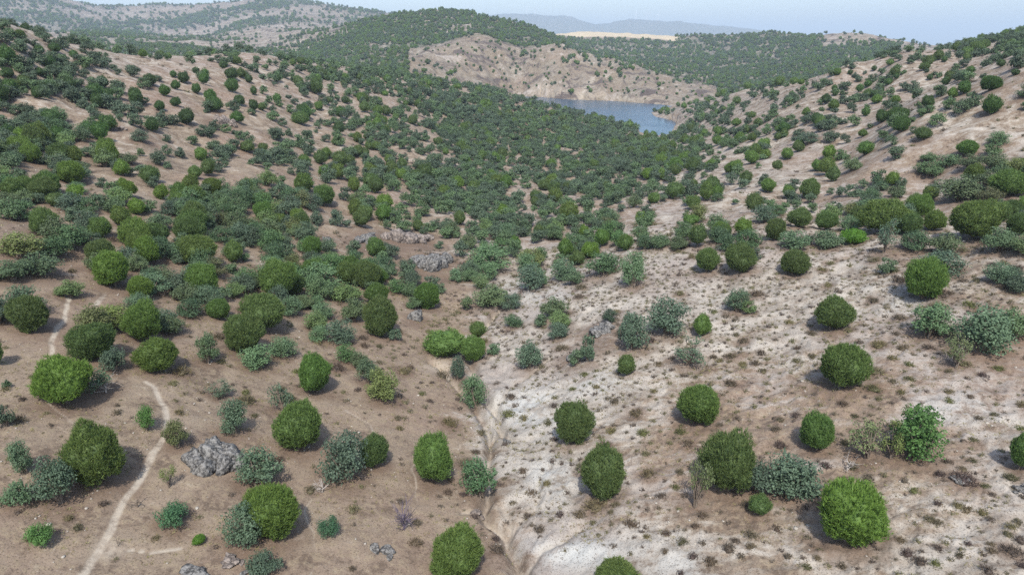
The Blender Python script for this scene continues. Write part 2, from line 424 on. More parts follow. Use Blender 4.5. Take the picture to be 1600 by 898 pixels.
f_pale = b.ramp(pf, b.math('SUBTRACT', thr, .20), b.math('ADD', thr, .16))
col = b.mix(b.math('MULTIPLY', f_pale, .95), soilA, paleC)
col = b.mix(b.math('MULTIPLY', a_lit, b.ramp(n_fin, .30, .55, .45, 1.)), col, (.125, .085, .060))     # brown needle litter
ashf = b.math('MULTIPLY', a_ash, b.ramp(b.math('ADD', n_mid, b.math('MULTIPLY', n_fin, .5)), .55, .85), clamp=True)
col = b.mix(ashf, col, (.370, .370, .345))
col = b.mix(b.math('MULTIPLY', b.ramp(n_grit, .54, .64), .7), col, (.070, .054, .040))       # litter and twigs
col = b.mix(b.math('MULTIPLY', b.ramp(n_grit, .38, .30), .45), col, (.360, .325, .275))      # pebbles
col = b.mix(b.math('MULTIPLY', a_white, b.ramp(b.math('ADD', b.math('MULTIPLY', n_fin, .6), b.math('MULTIPLY', n_mid, .4)), .36, .56, .30, 1.)), col, (.340, .295, .235))
n_far = b.noise(geo, .022, 5, .65); n_far2 = b.noise(geo, .12, 4, .7)
gf = b.math('MULTIPLY', a_green, b.ramp(b.math('ADD', b.math('MULTIPLY', n_far, .5), b.math('MULTIPLY', n_far2, .6)), .42, .60))
col = b.mix(b.math('MULTIPLY', gf, .9), col, (.060, .075, .045))
ln2 = b.n('ShaderNodeVectorMath', operation='LENGTH'); b.link(geo, ln2.inputs[0])
farm_ = b.ramp(ln2.outputs['Value'], 520, 700)
n_f3 = b.noise(geo, .035, 6, .72, 1.2)
col = b.mix(b.math('MULTIPLY', farm_, b.ramp(n_f3, .50, .62)), col, (.085, .068, .060))
col = b.mix(b.math('MULTIPLY', farm_, b.math('MULTIPLY', b.ramp(n_f3, .44, .34), .8)), col, (.320, .280, .245))
col = b.mix(a_tan, col, (.400, .335, .235))
pr = b.n('ShaderNodeBsdfPrincipled'); b.link(col, pr.inputs['Base Color']); pr.inputs['Roughness'].default_value = .95
pr.inputs['Specular IOR Level'].default_value = .15
hgt = b.math('ADD', b.math('MULTIPLY', n_mid, .5), b.math('ADD', b.math('MULTIPLY', n_fin, .28), b.math('MULTIPLY', n_grit, .09)))
bump = b.n('ShaderNodeBump'); bump.inputs['Strength'].default_value = .75; bump.inputs['Distance'].default_value = .28
b.link(hgt, bump.inputs['Height']); b.link(bump.outputs[0], pr.inputs['Normal']); b.link(pr.outputs[0], out.inputs[0])

def foliage(name, dark, light, far=None, trans=.22, tipw=.5):
    m, t, out = mat(name); b = NB(t)
    oi = b.n('ShaderNodeObjectInfo')
    tone = b.n('ShaderNodeAttribute', attribute_name='tone').outputs['Fac']
    v = b.math('ADD', b.math('MULTIPLY', tone, tipw), b.math('MULTIPLY', oi.outputs['Random'], 1-tipw))
    c = b.mix(v, dark, light)
    hs = b.n('ShaderNodeHueSaturation'); b.link(c, hs.inputs['Color'])
    b.link(b.math('ADD', .485, b.math('MULTIPLY', oi.outputs['Random'], .03)), hs.inputs['Hue'])
    ln_ = b.noise(oi.outputs['Location'], .035, 2, .5)
    shift = b.ramp(b.math('ADD', b.math('MULTIPLY', ln_, .9), b.math('MULTIPLY', oi.outputs['Random'], .35)), .50, .80)
    c = b.mix(b.math('MULTIPLY', shift, .75), hs.outputs[0], b.mix(1., hs.outputs[0], (1.0, 1.12, .70), 'MULTIPLY'))
    c = b.mix(1., c, oi.outputs['Color'], 'MULTIPLY')
    d = b.n('ShaderNodeBsdfPrincipled'); b.link(c, d.inputs['Base Color']); d.inputs['Roughness'].default_value = .6
    d.inputs['Specular IOR Level'].default_value = .25
    tr_ = b.n('ShaderNodeBsdfTranslucent'); b.link(c, tr_.inputs['Color'])
    mx_ = b.n('ShaderNodeMixShader'); mx_.inputs[0].default_value = trans
    b.link(d.outputs[0], mx_.inputs[1]); b.link(tr_.outputs[0], mx_.inputs[2]); b.link(mx_.outputs[0], out.inputs[0])
    return m
M_PINE = foliage('pine_needles', (.044, .084, .028), (.215, .290, .098), trans=.36, tipw=.72)
M_OAK = foliage('oak_leaves', (.050, .080, .050), (.160, .215, .138), trans=.30)
M_SCRUB = foliage('dry_scrub', (.062, .048, .038), (.165, .138, .095), trans=.1)
M_GRASS = foliage('dry_grass', (.14, .108, .066), (.31, .255, .160), trans=.1)
def simple(name, c1, c2, scale, rough=.9, bumpd=.05):
    m, t, out = mat(name); b = NB(t)
    tc_ = b.n('ShaderNodeTexCoord').outputs['Object']
    nz = b.noise(tc_, scale, 5, .65, .4)
    p = b.n('ShaderNodeBsdfPrincipled'); b.link(b.mix(b.ramp(nz, .36, .64), c1, c2), p.inputs['Base Color'])
    p.inputs['Roughness'].default_value = rough
    bp = b.n('ShaderNodeBump'); bp.inputs['Distance'].default_value = bumpd; bp.inputs['Strength'].default_value = .8
    b.link(nz, bp.inputs['Height']); b.link(bp.outputs[0], p.inputs['Normal']); b.link(p.outputs[0], out.inputs[0])
    return m
M_BARK = simple('bark', (.10, .075, .055), (.21, .17, .13), 5)
M_DEAD = simple('dead_wood', (.26, .23, .20), (.42, .38, .34), 5)
M_ROCK = simple('grey_rock', (.026, .025, .024), (.205, .198, .184), 3.2, .9, .15)
M_ROCKP = simple('pinkish_rock', (.06, .048, .042), (.25, .21, .18), 2.2, .9, .15)
M_WHITE = simple('white_paint', (.78, .78, .78), (.82, .82, .82), 2, .5, .001)
M_STONE = simple('pale_stone', (.24, .215, .18), (.40, .365, .31), 3)

# ------------------------------------------------------------------ mesh helpers
def mesh_np(name, V, Fs, material, tone=None, smooth=False):
    """Fs: list of (m,3) or (m,4) index arrays"""
    me = bpy.data.meshes.new(name)
    V = np.asarray(V, np.float32)
    me.vertices.add(len(V)); me.vertices.foreach_set('co', V.ravel())
    loops = np.concatenate([f.ravel() for f in Fs]).astype(np.int32)
    tot = np.concatenate([np.full(len(f), f.shape[1]) for f in Fs]).astype(np.int32)
    me.loops.add(len(loops)); me.loops.foreach_set('vertex_index', loops)
    me.polygons.add(len(tot)); me.polygons.foreach_set('loop_start', np.r_[0, np.cumsum(tot)[:-1]].astype(np.int32))
    me.polygons.foreach_set('loop_total', tot)
    if smooth: me.polygons.foreach_set('use_smooth', np.ones(len(tot), bool))
    if tone is not None:
        a = me.attributes.new('tone', 'FLOAT', 'FACE'); a.data.foreach_set('value', np.asarray(tone, np.float32))
    me.materials.append(material); me.update(calc_edges=True)
    return me
def link(name, data, parent=None, **props):
    o = bpy.data.objects.new(name, data); COL.objects.link(o)
    if parent is not None: o.parent = parent
    for k, v in props.items(): o[k] = v
    return o
def unit(v): return v/np.linalg.norm(v, axis=-1, keepdims=True)
def ico(sub):
    import bmesh
    bm = bmesh.new(); bmesh.ops.create_icosphere(bm, subdivisions=sub, radius=1)
    V = np.array([v.co[:] for v in bm.verts]); Fc = np.array([[v.index for v in f.verts] for f in bm.faces]); bm.free()
    return V, Fc
ICO = {k: ico(k) for k in (1, 2, 3, 4)}
def sphere_dirs(n, g):
    v = g.normal(size=(n, 3)); return unit(v)
def tubes(paths, sides=5):
    """paths: list of (points, radii)"""
    V, Q = [], []; off = 0
    for pts, rad in paths:
        pts = np.asarray(pts, float); k = len(pts)
        tg = unit(np.gradient(pts, axis=0)+1e-9)
        ref = np.array([0, 0, 1.]) if abs(tg[0][2]) < .9 else np.array([1., 0, 0])
        for i in range(k):
            u_ = unit(np.cross(tg[i], ref)+1e-9); v_ = np.cross(tg[i], u_)
            a = np.arange(sides)*2*np.pi/sides
            V.append(pts[i]+rad[i]*(np.cos(a)[:, None]*u_+np.sin(a)[:, None]*v_))
        for i in range(k-1):
            for j in range(sides):
                Q.append((off+i*sides+j, off+i*sides+(j+1) % sides, off+(i+1)*sides+(j+1) % sides, off+(i+1)*sides+j))
        off += k*sides
    return np.concatenate(V), np.array(Q)
def blades(Pt, axis, g, k, length, width, spread):
    """k narrow triangles fanned round each axis"""
    n = len(Pt)
    Pt = np.repeat(Pt, k, 0); ax = np.repeat(axis, k, 0)
    d = unit(ax + g.normal(size=ax.shape)*spread)
    L = length*g.uniform(.65, 1.25, (n*k, 1))
    s = unit(np.cross(d, g.normal(size=d.shape)))
    W = width*g.uniform(.7, 1.3, (n*k, 1))
    base = Pt + g.normal(size=Pt.shape)*width*.6
    V = np.stack([base-s*W, base+s*W, base+d*L], 1).reshape(-1, 3)
    Fc = np.arange(n*k*3).reshape(-1, 3)
    return V, Fc

def pine_crown(seed, n_tufts, k, tl, tw, sub, lumpy=.10, flat=.9):
    g = np.random.default_rng(seed)
    nl_ = 30; asym = g.normal(size=3)*np.array([.04, .04, .03])
    lc_ = sphere_dirs(nl_, g)*g.uniform(.50, .68, (nl_, 1)); lr_ = g.uniform(.22, .46, nl_)
    lc_ *= np.array([1, 1, 1.0]); lr_ *= 1-.15*(lc_[:, 2] < -.3)
    lc_[:3] = sphere_dirs(3, g)*.3; lr_[:3] = .55
    bumps = sphere_dirs(70, g); amp = g.uniform(-.5, 1., 70)
    def rad(d):
        cd = d@lc_.T; q = cd**2-(lc_**2).sum(1)+lr_**2
        r0 = np.where(q > 0, cd+np.sqrt(np.maximum(q, 0)), .5).max(1)
        a = np.exp((d@bumps.T-1)*60)@amp*lumpy*.6
        z = d[:, 2]
        return (np.maximum(r0, .80)+a)*(1+d@asym)*(1 + .06*np.clip(z, 0, 1)**3 - .14*np.clip(-z-.1, 0, 1))
    d = sphere_dirs(n_tufts, g)
    d = d[d[:, 2] > -.88]
    rr = rad(d)[:, None]
    Pt = d*rr*(g.uniform(.80, 1.04, rr.shape)+.10*(g.uniform(0, 1, rr.shape) < .05))
    ax = unit(.5*d + np.array([0, 0, 1.0]) + g.normal(size=d.shape)*.2)
    V, Fc = blades(Pt, ax, g, k, tl, tw, .42)
    tone = np.repeat(np.clip(g.beta(2, 2.4, len(d))*.9+.22*np.clip(d[:, 2], 0, 1)*0, 0, 1), k)
    Vi, Fi = ICO[sub]; Vi = Vi*rad(unit(Vi))[:, None]*.88
    Vi = Vi*(1+.05*g.normal(size=(len(Vi), 1)))
    tone = np.r_[tone, g.uniform(.05, .35, len(Fi))]
    Fi = Fi+len(V)
    V = np.concatenate([V, Vi])
    V[:, 2] = V[:, 2]*flat + flat*.93
    return mesh_np('pine_crown', V, [Fc, Fi], M_PINE, tone)
def pine_trunk(seed):
    g = np.random.default_rng(seed)
    P_ = [([(0, 0, -.35), (.02, .01, 0), (.03, -.02, .5), (0, .02, 1.2)], [.10, .085, .06, .03])]
    for i in range(6):
        a = g.uniform(0, 6.28); z0 = g.uniform(.1, .7)
        e = np.array([math.cos(a)*.6, math.sin(a)*.6, z0+.45])
        P_.append(([(0.02, 0, z0), tuple(e*.5+np.array([0, 0, z0*.5-.03])), tuple(e)], [.035, .025, .012]))
    V, Q = tubes(P_); return mesh_np('pine_trunk', V, [Q], M_BARK)

def oak_crown(seed, nb, nl, ls, open_=1.0, flat=.8, z0=.35):
    """leaf clumps round the ends of crooked limbs; returns crown mesh and trunk mesh"""
    g = np.random.default_rng(seed)
    cen = []
    while len(cen) < nb:
        p = g.uniform(-1, 1, 3)
        if np.linalg.norm(p) < 1 and np.linalg.norm(p) > .25 and p[2] > -.55: cen.append(p*.78)
    cen = np.array(cen); br = g.uniform(.22, .40, nb)/math.sqrt(open_)
    V, Fs, T = [], [], []; off = 0
    for c, r in zip(cen, br):
        m = int(nl*(r/.3)**2)
        d = sphere_dirs(m, g); rr = g.uniform(.45, 1., (m, 1))**.5*r*(1+.35*np.sin(d[:, :1]*5+d[:, 1:2]*4+seed))
        p = c+d*rr*np.array([1.1, 1.1, .8])
        nrm = unit(d*.7+np.array([0, 0, .5])+g.normal(size=d.shape)*.55)
        u_ = unit(np.cross(nrm, g.normal(size=nrm.shape))); v_ = np.cross(nrm, u_)
        s = ls*g.uniform(.6, 1.4, (m, 1))
        q = np.stack([p-u_*s, p-v_*s*.6, p+u_*s, p+v_*s*.6], 1).reshape(-1, 3)
        V.append(q); Fs.append(np.arange(m*4).reshape(-1, 4)+off); off += m*4
        T.append(np.clip(g.normal(.42, .2, m)+g.uniform(-.2, .2), 0, 1))
    V = np.concatenate(V); V[:, 2] = V[:, 2]*flat+flat*.72+z0*.35
    cm = mesh_np('oak_crown', V, [np.concatenate(Fs)], M_OAK, np.concatenate(T))
    paths = []
    ns = g.integers(1, 4)
    for i in range(min(nb, 16)):
        c = cen[i].copy(); c[2] = c[2]*flat+flat*.72+z0*.35
        bs = np.array([g.uniform(-.06, .06)*ns, g.uniform(-.06, .06)*ns, -.3])
        k1 = bs+np.array([0, 0, .55])+c*np.array([.15, .15, 0]); k2 = (k1+c)/2+g.normal(size=3)*.07
        paths.append(([bs, k1, k2, c], [.055, .045, .028, .012]))
    V, Q = tubes(paths); tm = mesh_np('oak_trunk', V, [Q], M_BARK)
    return cm, tm
def scrub_mesh(seed, n_, k, h=.55, m_=None, tw=.035, tl=.3):
    g = np.random.default_rng(seed)
    d = sphere_dirs(n_, g); d[:, 2] = np.abs(d[:, 2])
    bl = g.uniform(-.6, .6, (5, 2))
    Pt = d*g.uniform(.5, .95, (n_, 1))*np.array([.85, .85, h])
    Pt[:, :2] += bl[g.integers(0, 5, n_)]*.45
    ax = unit(d+np.array([0, 0, .5])+g.normal(size=d.shape)*.2)
    V, Fc = blades(Pt, ax, g, k, tl, tw, .5)
    tone = np.repeat(g.uniform(0, 1, n_), k)
    Vi, Fi = ICO[1]; Vi = Vi*np.array([.52, .52, h*.6])*(1+.2*g.normal(size=(len(Vi), 1)))
    Fi = Fi+len(V); tone = np.r_[tone, g.uniform(0, .3, len(Fi))]
    return mesh_np('scrub', np.concatenate([V, Vi]), [Fc, Fi], m_ or M_SCRUB, tone)
def rock_mesh(seed, sx, sy, sz, strata=1., sub=4, m_=None):
    g = np.random.default_rng(seed); V, Fi = ICO[sub]; V = V.copy()
    pl = sphere_dirs(16, g); dd = g.uniform(.6, .95, 16)
    pr_ = V@pl.T; s = np.min(np.where(pr_ > 1e-3, dd/np.maximum(pr_, 1e-3), 9), 1); s = np.minimum(s, 1.15)
    V = V*s[:, None]
    f1 = fbm(V[:, 0]*3+seed, V[:, 2]*3+V[:, 1]*2, 1., 4, seed); cr = np.abs(fbm(V[:, 0]*2.2+V[:, 2]*.6, V[:, 1]*2.2-V[:, 2], 1, 3, seed+5))
    V = V*(1+.16*f1-.22*strata*np.exp(-(cr/.05)**2))[:, None]
    V *= np.array([sx, sy, sz])
    return mesh_np('rock', V, [Fi], m_ or M_ROCK)

# ------------------------------------------------------------------ build the ground sheet
iT, iR = np.meshgrid(np.arange(NT-1), np.arange(NR-1), indexing='ij')
q0 = (iT*NR+iR).ravel()
quads = np.stack([q0, q0+NR, q0+NR+1, q0+1], 1)
V = np.stack([X, Y, Z+CAM_Z], -1).reshape(-1, 3)
me = mesh_np('ground', V, [quads], mg, smooth=True)
ones = np.ones(Z.size)
for nm, ch in (('cover_a', (pale, whitep, green)), ('cover_b', (ash, tan, red))):
    a = me.color_attributes.new(nm, 'FLOAT_COLOR', 'POINT')
    a.data.foreach_set('color', np.stack([c.ravel() if hasattr(c, 'ravel') else c for c in ch]+[ones*0], -1).astype(np.float32).ravel())
link('ground', me, kind='structure')
# the land goes on beside and behind the camera as a plain continuation
tb = np.linspace(T1, T0+2*math.pi, 90); rb = np.geomspace(10, 24000, 60)
edge0 = np.interp(rb, rs, Z[-1]); edge1 = np.interp(rb, rs, Z[0])
fw = sstep(0, 1, (tb-T1)/(tb[-1]-T1))[:, None]
Zb = edge0[None]*(1-fw)+edge1[None]*fw
TB, RB = np.meshgrid(tb, rb, indexing='ij')
Vb = np.stack([RB*np.sin(TB), RB*np.cos(TB), Zb+CAM_Z], -1).reshape(-1, 3)
i1, i2 = np.meshgrid(np.arange(89), np.arange(59), indexing='ij'); q0 = (i1*60+i2).ravel()
mb = mesh_np('ground', Vb, [np.stack([q0, q0+60, q0+61, q0+1], 1)], mg, smooth=True)
for nm, v in (('cover_a', (.3, 0, .4)), ('cover_b', (0, 0, .5))):
    a = mb.color_attributes.new(nm, 'FLOAT_COLOR', 'POINT'); a.data.foreach_set('color', np.tile(np.array([*v, 0], np.float32), len(Vb)))
link('terrain', mb, kind='structure')

# water
mw, t, out = mat('lake_water'); b = NB(t)
geo = b.n('ShaderNodeNewGeometry').outputs['Position']
p = b.n('ShaderNodeBsdfPrincipled'); p.inputs['Base Color'].default_value = (.026, .062, .100, 1)
p.inputs['Roughness'].default_value = .22; p.inputs['IOR'].default_value = 1.33
wv = b.noise(geo, .5, 3, .6); wv2 = b.noise(geo, .03, 3, .6)
bp = b.n('ShaderNodeBump'); bp.inputs['Distance'].default_value = .5; b.link(b.ramp(wv2, .4, .6, .15, .6), bp.inputs['Strength'])
b.link(wv, bp.inputs['Height']); b.link(bp.outputs[0], p.inputs['Normal']); b.link(p.outputs[0], out.inputs[0])
cen = lp.mean(0); lv = [(x+(x-cen[0])*.06, y+(y-cen[1])*.06, CAM_Z+LAKE_Z) for x, y in lp]
lm_ = bpy.data.meshes.new('lake_water'); lm_.from_pydata(lv, [], [list(range(len(lv)))[::-1]]); lm_.materials.append(mw); lm_.update()
if lm_.polygons[0].normal.z < 0: lm_.flip_normals()
link('lake_water', lm_, kind='structure')

# ------------------------------------------------------------------ meshes for the plants
PINE_HI = [pine_crown(100+i, 4200, 5, .135, .0125, 4, .13) for i in range(9)]
PINE_MID = [pine_crown(120+i, 1200, 4, .17, .022, 3, .20) for i in range(8)]
PINE_LO = [pine_crown(140+i, 240, 3, .30, .055, 2, .30) for i in range(5)]
PTRUNK = [pine_trunk(i) for i in range(3)]
OAK_HI = [oak_crown(200+i, 30, 135, .047) for i in range(10)]
OAK_OPEN = [oak_crown(230+i, 17, 95, .046, 1.5, .9, .6) for i in range(4)]
OAK_MID = [oak_crown(250+i, 20, 66, .085, .9, .9) for i in range(6)]
OAK_LO = [oak_crown(270+i, 14, 30, .15, .75, .95) for i in range(5)]
SCRUB_HI = [scrub_mesh(300+i, 130, 3, tw=.026) for i in range(6)]
SCRUB_LO = [scrub_mesh(320+i, 42, 2, tw=.055, tl=.38) for i in range(5)]
GRASS = [scrub_mesh(340+i, 8, 3, .5, M_GRASS, .09, .9) for i in range(3)]

def ground_z(x, y):
    r = np.hypot(x, y); t = np.arctan2(x, y)
    return lookup(Z, np.atleast_1d(t), np.atleast_1d(r))+CAM_Z
used_labels = set()
placed = []          # x, y, radius of everything set by hand or scatter
hand_marks = []      # px, py, short phrase - landmarks for labels
def place_tree(kind, x, y, z, a, bz, rot, label, group, seed, px_w, tint=None):
    """a: crown half width in metres, bz: crown half height"""
    name = {'pine': 'pine_tree', 'oak': 'oak_tree', 'open': 'oak_tree', 'scrub': 'cushion_shrub', 'bush': 'green_bush'}[kind]
    k = seed
    small = px_w < 15
    if kind == 'pine':
        cm = (PINE_HI if px_w > 30 else PINE_MID if px_w > 14 else PINE_LO); cm = cm[k % len(cm)]; tm = PTRUNK[k % 3]
        sc = (a/1.04, a/1.04, bz/.93)
    elif kind in ('oak', 'open'):
        fam = OAK_OPEN if kind == 'open' else (OAK_HI if px_w > 26 else OAK_MID if px_w > 13 else OAK_LO)
        cm, tm = fam[k % len(fam)]; sc = (a, a, bz/.78)
    elif kind == 'bush':
        cm = PINE_MID[k % 6]; tm = PTRUNK[k % 3]; sc = (a, a, bz/.93)
    else:
        cm = (SCRUB_HI if px_w > 12 else SCRUB_LO); cm = cm[k % len(cm)]; tm = None; sc = (a*.85, a*.85, bz*1.2)
    cat = {'pine': 'pine tree', 'oak': 'oak tree', 'open': 'oak tree', 'scrub': 'shrub', 'bush': 'bush'}[kind]
    if tm is None or small:
        o = link(name, cm)
        parts = [o]
    else:
        o = link(name, None); o.empty_display_size = .3
        parts = [link('crown', cm, o), link('trunk', tm, o)]
    o.location = (x, y, z - .05*a); o.rotation_euler = (random.uniform(-.08, .08), random.uniform(-.08, .08), rot); q_ = random.uniform(.92, 1.09); o.scale = (sc[0]*q_, sc[1]/q_, sc[2])
    o['label'] = label; o['category'] = cat; o['group'] = group
    if tint: 
        for q in parts: q.color = (*tint, 1)
    placed.append((x, y, a))
    return o

# ------------------------------------------------------------------ trees set one by one
# (centre x, centre y, width, height in the photo; label)
LBL = {}
def solve(cx, cy, w_, h_, k=1.0):
    """stand a crown of that look on the ground: position, half width, half height"""
    h = hit(cx, cy+.36*h_)
    if h is None: return None
    for _ in range(2):
        dep = (h[1]*cp - h[2]*sp_); dist = math.hypot(h[0], h[1]); dn = math.atan2(-h[2], dist)
        a = w_/2*dep/F; q = (h_/w_)**2
        bb = a*math.sqrt(max(.35, (q-math.sin(dn)**2)/max(math.cos(dn)**2, .1)))
        base = cy + bb*F/dep*math.cos(dn)*.92
        h2 = hit(cx, base)
        if h2 is None: break
        h = h2
    return h[0], h[1], h[2]+CAM_Z, a*k, bb*k
def setone(kind, cx, cy, w_, h_, label, tint=None, group=None, k=1.0):
    s = solve(cx, cy, w_, h_, k)
    if s is None: return None
    x, y, z, a, bz = s
    g = group or {'pine': 'round pine trees on the slopes', 'bush': 'low green bushes on the slopes', 'oak': 'oak trees on the slopes', 'open': 'oak trees on the slopes', 'scrub': 'dry cushion shrubs on the slopes'}[kind]
    seed = int(cx*7+cy*3)
    o = place_tree(kind, x, y, z, a, bz, (seed % 63)/10, label, g, seed, w_, tint)
    used_labels.add(label)
    return o
YG = (1.1, 1.1, .9); DK = (.86, .92, .92); MD = (1, 1, 1)
GREY = (1.05, 1.1, 1.15); OLIVE = (1.4, 1.15, .75); LIME = (.95, 1.35, .6); YEL = (1.6, 1.4, 1.0)
